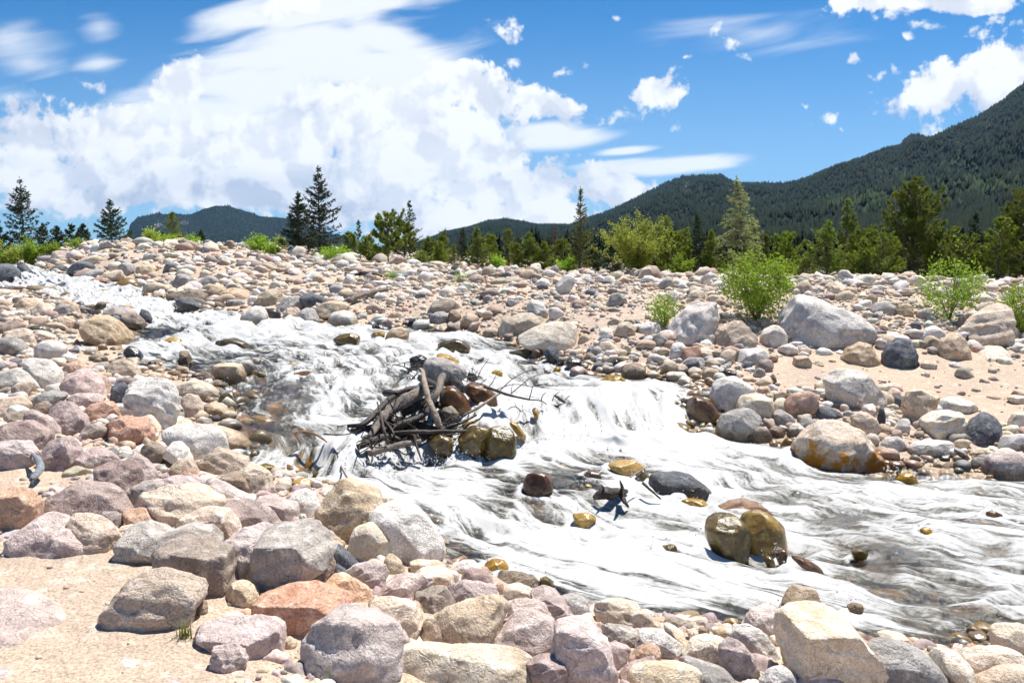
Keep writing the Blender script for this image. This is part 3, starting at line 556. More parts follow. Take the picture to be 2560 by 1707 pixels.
# ---------------------------------------------------------------- the boulders and stones
# one line each: tile, material, shape (a angular, b block, r rounded), label (blank: composed below), outline in tile pixels
TILE = {1: (0, 1100), 2: (850, 1100), 3: (1660, 1100), 4: (0, 600), 5: (850, 600), 6: (1660, 600)}
ROCKS = """
1 p a|low mauve saddle-shaped boulder at the left behind the sand patch|25,640 130,580 215,495 300,495 395,545 495,590 610,640 600,690 500,730 240,755 110,740 45,690
1 t r|rough tan boulder half hidden behind the mauve saddle-shaped one|390,530 470,490 620,520 700,580 730,640 700,730 590,710 615,640 500,570
1 r b|orange-tan blocky boulder cut by the left edge|-60,330 90,320 150,345 220,420 215,480 150,540 80,585 -60,560
1 m a|large mauve boulder with a dark rough face left of the cream slab|240,470 330,380 480,290 620,290 720,340 810,440 800,490 640,500 480,500 340,510
1 p b|pinkish brown block at the left edge above the bent driftwood blade|-60,20 150,20 205,85 205,130 130,145 60,175 -60,185
1 m a|dark mauve pointed boulder right of the bent driftwood blade|245,120 300,30 400,-30 500,50 490,130 400,190 340,190 270,185
1 m a||445,175 500,90 590,50 690,80 740,130 720,150 500,190
1 p a||345,190 400,140 440,190 400,205
1 w r||540,250 600,220 655,260 655,290 600,275
1 m a|pitted mauve boulder above the large dark-faced mauve boulder|590,200 700,150 840,140 880,200 900,270 860,320 800,345 740,360 690,310 640,250
1 m a||760,120 850,90 920,130 990,200 1020,250 900,265 850,190 760,130
1 b a||910,70 960,10 1050,0 1080,80 1050,140 1010,150 930,110
1 t r||1070,215 1130,140 1180,120 1240,150 1290,220 1270,240 1160,240 1090,245
1 r r||1150,225 1190,185 1250,195 1285,250 1230,262 1160,240
1 t a|broad beige boulder leaning at the edge of the rippling pool|1250,130 1370,55 1470,80 1580,130 1620,200 1560,230 1480,230 1390,240 1360,170 1300,150
1 t r||1480,240 1560,170 1640,170 1720,220 1760,300 1740,350 1640,350 1560,260
1 b b||1410,255 1500,210 1580,220 1630,300 1620,345 1570,345 1450,290
1 p a||1290,275 1350,250 1450,290 1560,340 1650,370 1640,400 1500,400 1420,390 1300,310
1 c a|broad flat cream slab in the middle of the left bank|820,440 940,340 1090,320 1280,310 1400,390 1440,430 1230,470 1170,550 1110,560 1000,500 930,460
1 r a|reddish flat stone below the broad flat cream slab|780,520 820,450 900,450 980,480 1070,530 1115,575 1080,590 960,560 870,530
1 g a||750,370 850,300 960,270 1080,290 960,350 820,435
1 p a||960,290 1100,240 1200,240 1290,290 1200,330 1080,330
1 t b|grey-beige angular block right of the broad flat cream slab|1150,565 1200,480 1270,450 1350,455 1450,470 1500,530 1545,600 1470,640 1400,650 1280,600
1 m a|wide mauve-grey slab with a dark hollow behind the big blocky boulder|1370,440 1500,400 1650,420 1730,470 1850,580 1700,570 1640,550 1550,600 1510,530
1 p b||1640,390 1720,370 1810,400 1900,420 1920,500 1900,555 1840,560 1820,500 1730,450
1 w r|white rounded boulder left of the big tan waterside boulder|1820,380 1900,340 1970,320 2030,370 2065,430 2050,480 1990,495 1920,420
1 w r||1910,565 1930,475 1970,480 2005,550 1970,568
1 g a|long grey layered boulder behind the dark brown upright block|710,700 750,560 830,545 950,570 1060,610 1200,570 1320,580 1410,640 1408,685 1280,650 1150,640 1060,660 1020,720 1010,800 900,780 790,765
1 b b|dark brown upright block with split vertical face on the left bank|1010,870 1035,700 1120,640 1280,660 1460,720 1475,900 1450,990 1330,1010 1240,940 1150,880
1 p a|light mauve sloping slab between the upright block and the big blocky boulder|1420,680 1550,600 1700,560 1840,580 1720,640 1670,720 1640,800 1600,900 1480,920 1475,770
1 g b|big blocky grey-brown boulder with shaded front in the foreground|1610,870 1650,780 1690,640 1760,590 1950,565 2040,570 2090,640 2140,720 2100,800 1960,830 1890,870 1830,950 1800,1010 1700,1010 1620,930
1 b a|small brown upright stone leaning on the big blocky boulder|1880,980 1960,770 2050,730 2120,750 2160,820 2100,880 2060,960 1980,930
1 c r||1455,1000 1500,930 1570,915 1640,960 1700,1020 1650,1070 1500,1060
1 v r||1620,960 1640,900 1700,910 1715,960 1680,990
1 t a|large tan-grey layered boulder lying alone on the sand patch|635,1190 640,1100 750,1000 900,900 1050,870 1180,890 1300,960 1290,1010 1200,1100 1000,1180 850,1220 700,1220
1 b a||1240,1100 1290,1020 1325,1050 1345,1135 1270,1130
1 c r||1040,1180 1100,1110 1180,1070 1250,1110 1230,1170 1150,1210
1 r b|flat-topped red-orange slab in the foreground|1645,1120 1680,1040 1850,980 2000,965 2200,1020 2250,1060 2240,1120 2120,1200 2000,1260 1880,1270 1780,1190 1660,1175
1 p b|square-ended mauve block on the sand left of the flat red-orange slab|1260,1240 1400,1185 1750,1190 1800,1240 1810,1390 1640,1420 1560,1350 1400,1300
1 p a||1340,1360 1500,1340 1570,1370 1590,1430 1530,1490 1400,1500
1 p f|pale mauve half-buried boulder at the left edge of the sand patch|-90,960 130,935 260,985 400,1060 440,1130 400,1190 250,1240 100,1330 -90,1380
1 p f||-60,1430 60,1420 110,1480 90,1568 -60,1580
1 w f||700,1400 760,1365 860,1385 980,1420 900,1500 790,1480
1 d r||2100,690 2170,670 2250,740 2320,790 2280,840 2180,830 2110,760
1 t r||2090,640 2180,630 2235,670 2200,700 2110,680
1 c f||1330,1040 1400,1000 1470,1030 1480,1080 1400,1090
1 c r||1810,1290 1870,1270 1920,1310 1900,1350 1820,1350
1 m a||640,470 740,470 790,500 770,560 700,570 650,520
1 d r||2160,790 2240,840 2230,880 2150,880
2 r r|orange-tan pitted round boulder right of the small brown upright stone|-135,970 -110,900 -20,885 100,920 170,970 205,1055 100,1060 0,1010
2 p r|big rounded mauve boulder with diagonal cracks at the bottom edge|-260,1490 -230,1330 -180,1240 -60,1150 80,1115 250,1130 330,1200 380,1310 370,1470 350,1540 200,1580 -50,1540 -190,1520
2 p r||30,860 100,815 180,805 280,820 300,870 240,950 150,950 60,900
2 t r||270,770 330,740 390,790 430,870 350,880 290,830
2 t a|large tan boulder with a dark left face beside the white water|-170,560 -145,470 -90,380 -10,290 40,280 150,300 250,350 320,415 230,430 180,520 130,560 50,600 20,640 -60,630
2 w r|large pinkish white boulder right of the large tan waterside one|175,530 240,440 330,425 450,430 530,490 600,570 655,650 655,720 600,790 430,790 360,740 330,660 270,600
2 c r|rounded cream boulder tucked below the two large waterside boulders|40,640 100,570 200,545 270,590 330,650 350,720 300,760 190,770 120,780 50,720
2 c r||430,800 500,780 640,790 710,830 560,830 470,870
2 c r|pale yellow rounded boulder with an olive lower end near the water|465,880 540,830 640,820 720,860 735,930 700,965 630,950 600,900 500,880
2 w r||700,840 760,850 770,890 740,930
2 w r||725,830 790,780 860,780 920,830 860,840 780,860
2 m a||750,930 790,860 850,840 930,850 980,900 960,950 870,950
2 p a|broad pink boulder with purple streaks in the middle of the front bank|250,950 300,900 400,880 540,890 620,920 600,960 480,1020 380,1060 260,1040
2 b a|grey-brown rough boulder right below the purple-streaked pink one|470,1060 500,1000 600,965 680,970 740,1060 750,1110 680,1135 540,1090
2 p r||690,970 780,935 900,935 1000,960 1015,1010 960,1045 860,1050 780,1085 730,1040
2 c r||1050,1000 1080,945 1160,930 1240,970 1230,1010 1150,1045 1060,1030
2 r a||1000,920 1070,930 1050,1000 1010,1000
2 g r|flat grey-green slab lying at the near edge of the white water|990,900 1050,860 1150,865 1250,890 1320,950 1250,975 1100,930
2 o r|small golden wet stone at the near edge of the white water|930,800 1000,765 1060,780 1095,820 1050,850 960,860
2 v r||1280,900 1330,880 1390,920 1370,960 1310,960
2 t a||160,1080 260,1050 400,1060 520,1100 560,1180 520,1260 470,1310 400,1230 330,1170 200,1110
2 p r||370,1260 400,1210 470,1320 470,1350 380,1390
2 t a|large golden-brown pitted boulder in the bottom centre|480,1340 500,1270 560,1190 740,1100 920,1050 1050,1045 1110,1100 1120,1160 1080,1210 940,1260 830,1300 750,1365 600,1370
2 p a|large smooth pink slab right of the golden-brown pitted boulder|770,1355 900,1280 1050,1230 1150,1140 1250,1150 1350,1190 1400,1250 1400,1310 1340,1370 1230,1425 1000,1400
2 p a||1090,1060 1200,1045 1320,1070 1420,1190 1390,1230 1300,1160 1180,1130 1110,1140
2 p b|long pinkish mauve slab pointing at the water above the upright pink-tan boulder|1200,1020 1280,965 1380,990 1450,1060 1550,1150 1540,1190 1420,1200 1350,1120 1300,1040
2 w r||1420,1020 1500,1000 1580,1020 1620,1080 1600,1130 1550,1140 1480,1080
2 c a|broad pink-cream slab running along the bottom edge|370,1540 380,1400 500,1360 700,1365 900,1370 1150,1410 1240,1470 1230,1568 1200,1640 370,1640
2 m b|dark mauve block wedged at the bottom edge beside the broad pink-cream slab|1220,1450 1300,1420 1400,1410 1450,1470 1460,1640 1230,1640
2 p b|upright angular pink-tan boulder with a shaded right side at the bottom edge|1400,1210 1600,1180 1680,1230 1730,1350 1760,1450 1800,1640 1450,1640 1440,1450 1390,1400 1410,1310
2 c a|cream pitted boulder with a white right end near the lower pool|1640,1090 1720,1060 1850,1050 1960,1080 2060,1180 2050,1220 1900,1200 1750,1190 1680,1150
2 g r||1680,1220 1780,1200 1900,1220 1945,1290 1900,1330 1800,1310 1720,1300
2 w r||1930,1230 2100,1240 2200,1300 2230,1380 2190,1400 2100,1330 1960,1310
2 w r||1900,1340 2000,1290 2100,1330 2200,1390 2100,1395 1990,1380
2 p r||1730,1340 1800,1310 1890,1360 1860,1450 1790,1480 1740,1400
2 r r||1860,1440 1900,1380 1990,1330 2100,1350 2110,1390 2000,1420 1900,1470
2 m a||1790,1530 1850,1480 1990,1430 2100,1420 2060,1450 1900,1490 1870,1560
2 c r|smooth peach boulder at the bottom edge below the small mauve stones|1870,1568 1890,1480 2000,1455 2200,1460 2325,1500 2330,1640 1880,1640
2 c r||2070,1180 2150,1200 2230,1260 2260,1320 2230,1370 2150,1290
2 b r||2090,1150 2200,1160 2280,1190 2250,1220 2160,1210
2 t r||2230,1230 2300,1215 2325,1260 2280,1290
3 m a|reddish mauve angular boulder among the white ones at the bottom|360,1420 380,1320 430,1285 500,1320 570,1400 640,1460 620,1540 560,1550 440,1490
3 w a|white cracked boulder left of the huge smooth cream boulder|430,1280 500,1230 570,1220 660,1260 720,1340 810,1390 760,1420 660,1410 560,1370
3 c r||110,1390 190,1290 280,1265 400,1300 370,1370 350,1450 200,1430
3 p a|pinkish grey boulder standing in the shallows left of the upright mottled one|500,1210 580,1110 680,1065 740,1080 770,1150 765,1230 680,1270 600,1240
3 t a|upright mottled tan boulder with a golden foot behind the huge smooth cream boulder|755,1070 800,1000 880,945 940,940 1000,1000 1025,1110 1000,1125 880,1125 800,1170 770,1130
3 o r||390,1170 430,1150 490,1160 480,1190 400,1200
3 c r||300,1220 380,1205 470,1240 430,1280 350,1275
3 c b|huge smooth cream boulder at the bottom right|765,1270 790,1190 860,1130 1000,1120 1130,1160 1250,1240 1340,1330 1370,1400 1365,1640 1230,1640 1150,1520 1000,1480 870,1470 800,1380
3 g r|long grey-streaked boulder right of the huge smooth cream one|1340,1330 1450,1310 1600,1350 1700,1400 1790,1500 1840,1580 1700,1660 1380,1660
3 c r||1370,1260 1450,1240 1550,1260 1640,1330 1600,1345 1450,1300
3 c r|cream rounded boulder right of the long grey-streaked boulder|1710,1400 1800,1365 1900,1380 1960,1450 2000,1530 2050,1620 1850,1620 1790,1480
3 c r|broad pale boulder with a pitted underside near the bottom right corner|1950,1400 2050,1355 2180,1350 2300,1380 2340,1430 2200,1470 2100,1520 2000,1490
3 r r||1930,1370 1980,1325 2080,1335 2100,1360 1960,1390
3 c r|cream boulder cut by the right edge beside the lower rapids|2135,1240 2170,1200 2330,1200 2420,1300 2380,1380 2200,1350 2145,1320
3 p r||840,1500 900,1480 1000,1485 1120,1500 1210,1568 1200,1640 860,1640
3 w r||620,1560 700,1490 780,1470 840,1520 870,1640 640,1640
3 w r||1390,1540 1430,1500 1550,1490 1640,1530 1690,1640 1400,1640
3 g r||60,1400 200,1440 400,1500 500,1570 350,1640 200,1500
3 c r||680,1270 750,1255 770,1330 700,1300
3 c r||760,1410 830,1400 850,1470 800,1470
3 t r||2040,1550 2200,1480 2400,1470 2420,1660 2050,1660
3 b r||220,1210 300,1205 290,1260 230,1265
3 d r|smooth charcoal oval boulder sitting in the white water|-85,230 0,215 100,215 200,245 280,290 300,330 270,370 150,385 20,385 -50,350
3 o r||90,395 180,380 260,390 330,440 240,450 120,415
3 r a|flat rust-red stone behind the round olive-black boulder|340,445 430,400 520,390 620,415 690,460 690,495 600,470 480,460 380,470
3 v r|round olive-black wet boulder in the rapids|270,560 290,490 370,465 470,490 530,550 570,620 560,700 480,750 400,730 330,680 280,630
3 o r|golden water-covered boulder right of the round olive-black one|480,570 520,480 600,455 700,490 780,570 815,660 760,690 640,690 540,670
3 v r||640,770 670,740 710,760 720,800 680,810
3 n r||720,730 770,700 805,740 790,770 740,780
3 n r|long brown wet stone low in the rapids below the golden water-covered boulder|800,760 860,750 940,780 1010,810 1050,850 960,835 870,800
3 o r|golden pointed stone at the mouth of the calm pool|1500,250 1550,210 1600,200 1640,260 1600,280 1530,270
3 o r||1650,580 1700,560 1770,600 1740,620
2 n r|round chestnut wet boulder in the centre of the rapids|1180,290 1200,230 1260,210 1330,215 1370,260 1375,310 1330,345 1260,360 1200,330
2 o r|golden wet boulder upstream of the charcoal oval one|1715,160 1800,135 1900,130 1970,170 1960,220 1880,235 1800,200
2 o r||1780,80 1850,62 1920,80 1955,120 1900,125 1830,100
2 v r||1960,170 2010,240 2020,300 1940,260 1900,220
2 o r||930,110 1030,100 1110,110 1150,150 1080,165 980,150
2 o r||1490,480 1600,470 1660,500 1620,540 1540,540
2 v r||2070,690 2150,670 2190,700 2120,740
4 m a|mauve-brown slab at the left edge above the pinkish brown block|-60,1200 120,1180 230,1200 300,1270 290,1330 210,1370 150,1310 80,1300 -60,1290
4 p a||130,1110 200,1110 290,1150 360,1210 360,1260 300,1290 230,1200 160,1150
4 b a||-40,1120 130,1120 180,1170 100,1210 -40,1210
4 m a|big smooth-faced mauve boulder at the left below the dark grey slab|275,1110 350,1055 430,1060 490,1110 550,1170 550,1230 500,1270 430,1270 370,1230 340,1170
4 t r||-40,1020 120,1015 185,1060 160,1100 50,1120 -40,1125
4 g a|dark grey flat slab at the left among pale stones|190,1040 250,980 400,970 425,990 370,1050 300,1080 200,1090
4 b a||200,1080 280,1040 320,1070 270,1125
4 p a||410,1020 480,1000 620,1000 680,1040 610,1040 500,1110 420,1060
4 r a|red-brown faceted block in front of the pale triangular boulder|500,1110 600,1040 680,1035 740,1080 765,1140 700,1180 560,1170
4 p a|large pale triangular boulder on the upper left bank|370,920 450,850 540,840 620,900 690,1010 680,1030 560,1000 430,1000
4 r r||600,890 680,890 720,970 700,1010 650,960
4 d a|dark slate wedge left of the big white-pink veined boulder|700,1030 720,950 780,920 820,950 790,1020 760,1055
4 w a|big white-pink veined boulder on the upper left bank|780,1030 820,920 930,890 1050,920 1110,1000 1125,1080 1050,1200 1040,1225 980,1130 900,1090 840,1050
4 w r||730,1060 830,1060 920,1090 970,1140 900,1140 760,1130
4 r r|round red granite boulder on the left bank|690,1200 780,1150 870,1140 940,1180 990,1250 960,1290 850,1325 780,1310 720,1260
4 b a||510,1280 540,1210 630,1180 690,1210 670,1260 560,1300
4 c r||900,1150 970,1130 1030,1200 1020,1250 970,1200
4 c r||1070,1210 1100,1160 1150,1150 1220,1170 1255,1200 1180,1215
4 w r||1260,1170 1300,1140 1360,1160 1380,1190 1310,1200
4 d r||1340,1140 1400,1130 1430,1150 1400,1175
4 w r|big white boulder with a grey end reaching into the rippling pool|1040,1260 1100,1210 1250,1200 1380,1210 1440,1280 1455,1360 1380,1370 1290,1380 1240,1420 1200,1350 1130,1300
4 c r|cream wet-ended boulder poking into the pool beside the big white grey-ended one|1300,1205 1420,1210 1540,1250 1610,1300 1590,1330 1480,1360 1450,1300 1400,1230
4 w a|white slab below the big white grey-ended boulder|1050,1380 1060,1310 1130,1292 1200,1352 1240,1422 1235,1467 1150,1412
4 c r|long tan boulder at the pool edge right of the big white-pink veined boulder|1110,1000 1170,940 1240,900 1350,940 1430,990 1420,1010 1300,1035 1160,1020
4 t r||1130,1030 1200,1000 1260,1010 1310,1080 1300,1130 1250,1140 1200,1080
4 t r||1270,1060 1350,1040 1440,1060 1480,1110 1430,1135 1330,1140
4 v r||1405,1030 1440,985 1500,980 1560,1030 1510,1055 1430,1050
4 b r||1310,890 1350,860 1390,890 1370,925 1320,920
4 b r||1340,920 1400,905 1470,930 1440,950 1360,945
4 t b|square grey-cream boulder standing at the edge of the upper rapids|1365,860 1380,810 1450,790 1540,810 1570,870 1560,900 1490,925 1400,905
4 w r||1540,790 1620,770 1640,820 1590,880 1570,850
4 v r||1620,850 1700,845 1720,870 1620,885
4 t r|pinkish tan rounded boulder beside the upper left sand|680,830 720,780 780,770 860,800 895,850 870,880 780,890 720,870
4 r r||385,840 440,790 500,780 550,830 575,870 480,860 410,870
4 w r|white boulder just right of the white oval one at the left edge|120,790 200,770 300,780 370,850 390,920 340,960 270,950 230,880 150,830
4 w r|white oval boulder at the left edge of the upper bank|-30,880 20,840 100,830 180,860 250,920 275,960 220,980 170,910 100,920 60,960 -20,930
4 t r||60,960 120,915 200,920 210,980 150,1010 100,1000
4 w r||220,700 260,660 350,650 420,690 400,740 290,770 230,740
4 p r||-30,770 100,800 60,840 -30,840
4 g r|striped grey oval boulder at the left edge|-30,640 80,635 150,660 160,700 90,750 -30,710
4 t r||-30,620 100,570 170,580 200,650 180,700 150,650 50,640
4 b r||-30,540 80,525 150,545 130,580 30,600 -30,605
4 t r|long tan boulder leaning above the sand beside the upper rapids|490,520 560,485 660,490 750,540 820,600 815,640 750,680 690,650 560,600 520,570
4 t r||350,500 400,490 470,520 495,570 420,565 370,530
4 c r||200,500 270,490 350,520 330,530 220,520
4 v r||180,560 230,540 300,560 340,600 250,605 190,590
4 c r||220,600 290,590 360,620 330,640 240,640
4 g r||330,420 390,410 450,430 455,480 400,490 350,460
4 t r||330,400 420,385 480,420 510,470 470,480 440,430
4 t r||190,460 230,420 300,410 350,450 365,490 260,480
4 t r||75,420 120,380 190,370 240,410 190,450 100,460
4 b r||65,400 90,370 160,365 130,380 90,410
4 t r||520,445 560,420 610,415 590,455
4 b r||605,430 640,395 685,400 680,430 620,450
4 p r|mauve boulder on the rock islet in the upper rapids|640,480 700,430 790,430 860,460 860,480 780,480 770,520 700,500
4 d r||710,500 750,480 790,520 780,560 710,530
4 b r|brown boulder on the right of the rock islet in the upper rapids|775,520 800,470 870,480 920,520 950,560 860,570 790,570
4 d a|dark tilted fin of rock on the islet in the upper rapids|885,460 900,435 940,450 980,510 995,550 960,540 920,500
4 t r||780,430 820,415 870,440 850,470
4 k r||790,710 820,680 880,700 920,740 920,780 860,775 820,740
4 b a||1150,760 1165,705 1210,720 1240,770 1220,795 1150,800
4 k r||950,800 970,770 1005,780 1005,825 950,820
4 v r|long olive wet boulder in the middle of the upper rapids|1390,660 1430,635 1510,630 1580,660 1645,685 1590,705 1470,680 1395,680
4 o r||1060,650 1100,625 1170,640 1170,680 1100,680
4 n r|low chestnut wet stone in the ripples above the driftwood pile|1890,870 1940,845 2010,850 2045,880 1980,895 1900,890
4 o r||1610,980 1640,965 1680,975 1650,995
4 o r||1530,1165 1580,1150 1640,1160 1620,1180 1550,1180
4 t r||1070,860 1110,835 1160,850 1185,880 1120,870
4 g r||870,880 920,860 970,870 960,900 890,895
4 d r|dark boulder at the left edge where the stream enters|-40,160 60,155 110,200 125,260 -40,262
4 d r||100,170 150,150 205,200 190,230 130,230
4 d r|large dark grey boulder at the top of the upper rapids|440,180 480,150 540,135 600,160 600,200 550,230 470,230
4 d r||320,190 360,160 430,170 430,210 350,200
4 g r||530,250 550,200 600,180 660,200 620,240 570,260
4 t r||610,240 700,200 770,190 785,240 740,260 690,270 640,240
4 r r||570,260 630,235 690,255 695,280 620,285
4 g r||755,170 800,140 860,150 870,200 830,240 780,230
4 t r||870,190 900,160 990,165 1010,200 960,220 890,215
4 t a||320,90 380,65 450,75 460,110 420,140 350,130
4 t r||-30,130 70,100 110,120 120,150 -30,155
4 b r|rounded brown boulder standing on the skyline of the far bank|1430,40 1460,5 1500,3 1530,35 1500,60 1450,55
4 w r|pale boulder on the far bank in front of the low shrubs by the paired pines|2165,160 2200,118 2250,140 2270,180 2220,195 2170,190
4 g r||1290,50 1330,30 1360,50 1340,85 1300,80
4 c r||925,320 950,280 1010,275 1080,300 1100,330 1040,350 930,345
4 b r||1085,360 1150,325 1250,320 1320,350 1325,395 1250,400 1170,390 1090,390
4 d r|dark grey boulder in the water on the far side of the upper rapids|1125,420 1160,375 1230,380 1310,430 1270,450 1180,445
4 g r||1115,260 1160,215 1220,230 1250,260 1210,290 1150,320 1115,310
4 g r||1160,310 1200,260 1250,270 1250,310
4 g r||1270,280 1310,240 1370,230 1410,260 1370,300 1290,305
4 t r||1310,340 1370,290 1440,290 1460,320 1400,370 1340,380
4 t r||1380,390 1460,320 1530,300 1590,330 1600,370 1560,390 1450,400
4 b r||1370,430 1400,390 1450,420 1440,445
4 g r||1450,400 1500,380 1580,390 1580,420 1500,425
4 t r|large tan boulder on the far bank of the upper rapids|1610,420 1680,350 1760,310 1820,350 1830,390 1770,430
4 w r|whitish grey boulder at the waterline on the far side|1535,540 1570,480 1640,430 1700,440 1720,490 1720,545 1620,545
4 k r||1700,445 1760,440 1810,470 1810,510 1740,530
4 g r||1780,430 1830,380 1900,360 1970,380 1980,420 1900,450 1810,460
4 d r||1930,360 2010,345 2090,370 2105,420 2050,440 1990,430
4 t r||1815,500 1860,440 1940,435 1930,480 1890,525 1820,530
4 g a||1895,520 1960,435 2020,450 2050,500 2090,530 1980,548
4 t r||2030,460 2100,400 2190,395 2250,430 2240,460 2130,480 2100,520
4 w r||2120,520 2150,470 2220,455 2290,480 2320,540 2220,548 2130,545
4 t r||2010,270 2030,225 2080,220 2100,260 2070,280
4 w r||2210,270 2240,220 2290,230 2290,270 2240,290
4 g r||2115,310 2160,285 2220,300 2220,345 2150,355
4 g r||2120,370 2160,345 2200,370 2190,395 2130,395
5 t r||280,620 330,570 400,560 445,600 440,640 350,645
5 o r||200,610 240,580 290,590 290,630 220,638
5 v r|olive wet block in the stream left of the tan-grey waterline boulder|-50,640 0,610 80,600 130,620 130,675 0,665
5 k r||200,550 260,545 340,570 300,585 220,575
5 k r||415,560 450,515 510,500 520,545 470,570
5 k r||515,530 545,498 590,540 595,575 530,575
5 w r||195,510 230,475 290,485 300,520 220,525
5 t r||300,490 340,460 400,465 410,495 340,502
5 b r|large brown-grey boulder in the middle of the far bank|550,460 600,400 680,375 740,390 770,430 700,450 620,460 580,490
5 g r||575,500 620,465 690,460 700,510 680,540 600,535
5 b r||690,500 710,450 750,445 785,490 760,530 710,530
5 t r||765,550 790,490 840,470 900,500 890,530 830,545 800,580
5 b r||670,580 710,540 760,535 785,580 760,600 690,598
5 p r||810,590 850,530 910,525 890,570 860,598
5 t r||900,620 940,575 1000,565 1050,590 1050,620 980,630
5 t r|wide pinkish tan boulder on the far waterline left of the sunken cream slab|1010,570 1060,510 1140,480 1250,465 1320,480 1330,530 1260,570 1180,600 1100,615 1050,600
5 c r|broad smooth cream slab dipping into the water on the far side|1130,625 1250,570 1360,535 1460,525 1540,560 1560,610 1540,670 1530,720 1400,690 1300,680 1200,665
5 w a||1190,430 1230,380 1300,390 1350,450 1345,510 1320,480 1230,465
5 w r||1350,440 1400,430 1450,470 1440,495 1350,510
5 w r|white upright leaning boulder on the sandy far slope|1385,360 1385,340 1400,270 1450,230 1510,225 1520,270 1480,320 1420,360
5 t r|big pale tan boulder on the crest in front of the bright green willow|1705,200 1740,150 1790,125 1840,160 1845,205 1800,230 1720,230
5 b r||1870,220 1890,180 1925,185 1925,225 1890,245
5 t r|leaning tan boulder on the crest right of the big pale tan one|1915,240 1950,185 2000,165 2015,200 1990,250 1940,260
5 w r|rounded white boulder on the crest right of the leaning tan one|2050,210 2080,170 2130,165 2160,210 2120,240 2060,240
5 g r||1350,190 1380,160 1415,185 1400,215 1360,215
5 d r||1040,220 1070,200 1105,210 1105,240 1050,245
5 w r||510,220 550,200 595,230 580,265 530,270
5 g r||695,240 715,220 740,235 735,255 700,258
5 g r||1720,400 1750,350 1810,335 1845,380 1800,410 1740,430
5 b r||1230,680 1260,650 1330,650 1330,690 1290,705
5 b r||1340,660 1370,628 1410,640 1400,680 1360,690
5 b r||1230,740 1250,700 1310,710 1300,760 1250,765
5 d a|dark blue-grey cube-like boulder at the water right of the sunken cream slab|1310,730 1350,690 1390,690 1430,750 1440,800 1370,790
5 k r|dark brown rounded boulder standing in the far edge of the rapids|1455,800 1470,755 1540,755 1570,790 1560,835 1480,840
5 t r||1650,720 1680,660 1750,650 1800,700 1770,730 1700,710
5 b r||1570,760 1600,720 1650,740 1650,780 1590,785
5 d r||1650,650 1690,615 1750,610 1780,640 1700,665
5 t r||1770,590 1800,540 1860,525 1915,560 1900,600 1800,620
5 w r|white speckled round boulder below the small leafy sapling|1920,600 1930,550 1990,525 2060,540 2075,590 2000,610
5 g a||2005,660 2030,610 2080,585 2135,640 2110,690 2030,700
5 t r||1530,660 1550,610 1600,600 1610,640 1590,670
5 b r|large brown boulder with a wet foot on the far waterline|1800,890 1830,820 1900,790 1970,810 1995,870 1970,905 1880,895
5 t r||2070,820 2110,770 2180,790 2190,850 2140,880 2080,870
5 w r||2090,880 2130,850 2230,855 2280,910 2260,925 2150,925
5 o r|golden-orange wet boulder in the stream below the large brown wet-footed one|1650,960 1670,910 1740,875 1830,880 1870,920 1860,950 1740,965
5 v r||2000,920 2040,880 2080,880 2090,920
5 d r||1620,830 1650,785 1700,800 1710,840 1640,850
5 k r||1740,800 1790,770 1810,800 1770,820
5 t r||1680,790 1700,745 1740,750 1750,790 1700,800
5 c r||1830,700 1850,670 1880,690 1880,740 1840,735
5 w r||2115,750 2150,680 2200,680 2200,740 2170,770
5 r r||2190,790 2210,700 2325,680 2330,750 2250,780
5 d r||2195,840 2230,780 2330,755 2330,820 2250,870
5 c r||2245,840 2280,820 2340,840 2330,880 2270,880
5 g rj|large grey boulder resting on top of the driftwood pile|535,800 570,760 660,755 750,800 810,830 830,890 800,910 720,905 640,890 560,870
5 k rj||820,860 850,845 890,880 860,905 820,900
5 k aj|jagged black wet rock left of the grey boulder on the driftwood|440,770 500,740 570,760 560,800 450,800
5 n rj|chestnut wet boulder under the grey boulder on the driftwood|640,1000 680,945 740,950 810,1010 875,1080 800,1090 700,1060 640,1040
5 n rj|reddish wet boulder right of the chestnut one under the driftwood branches|790,960 850,915 930,930 1020,1000 1045,1055 960,1060 870,1020
5 v rj|large olive-gold wet boulder at the right foot of the driftwood pile|930,1370 930,1270 970,1210 1050,1200 1110,1230 1140,1290 1140,1360 1050,1380 960,1390
5 v rj|olive wet boulder between the two others at the foot of the driftwood pile|760,1260 850,1200 950,1200 1000,1230 960,1290 940,1370 780,1350
5 v rj|dark olive wet boulder under the middle of the driftwood pile|570,1280 640,1250 720,1280 730,1340 660,1375 590,1330
5 o rj||760,1190 900,1160 1050,1190 1100,1230 900,1240
5 o rj||1080,1170 1140,1180 1210,1250 1200,1270 1130,1230
5 o rj||860,1110 900,1100 925,1130 890,1145
5 o r||1230,1080 1270,1080 1310,1150 1320,1200 1270,1160
5 g rj||650,1090 720,1070 780,1120 700,1150
6 w a|huge white and grey mottled boulder on the right bank|770,480 850,390 930,355 1030,380 1150,440 1300,480 1400,540 1430,590 1300,610 1180,640 1080,680 960,690 840,700 790,640
6 w a|big pale flat-faced slab left of the leafy green shrub|20,600 80,480 150,410 260,395 370,415 400,490 340,540 300,620 260,680 150,690 40,650
6 t a|large tan pyramid-shaped boulder in front of the big pale flat-faced slab|280,690 320,600 400,530 490,510 560,560 615,640 600,680 450,690 330,700
6 w r|round pink-white boulder between the tan pyramid and the huge mottled boulder|620,630 650,570 720,545 790,580 800,640 740,690 660,690
6 w r|long whitish boulder below the tan pyramid-shaped one|440,760 470,710 560,700 650,705 680,750 640,790 500,800
6 t r||335,780 360,730 430,700 470,720 440,790 370,797
6 c a||235,720 280,700 350,710 330,760 270,780
6 w r||20,740 60,670 120,655 140,700 80,765
6 g a||100,820 150,760 230,745 290,800 200,850 110,850
6 t r||150,850 190,820 240,830 240,870 190,880
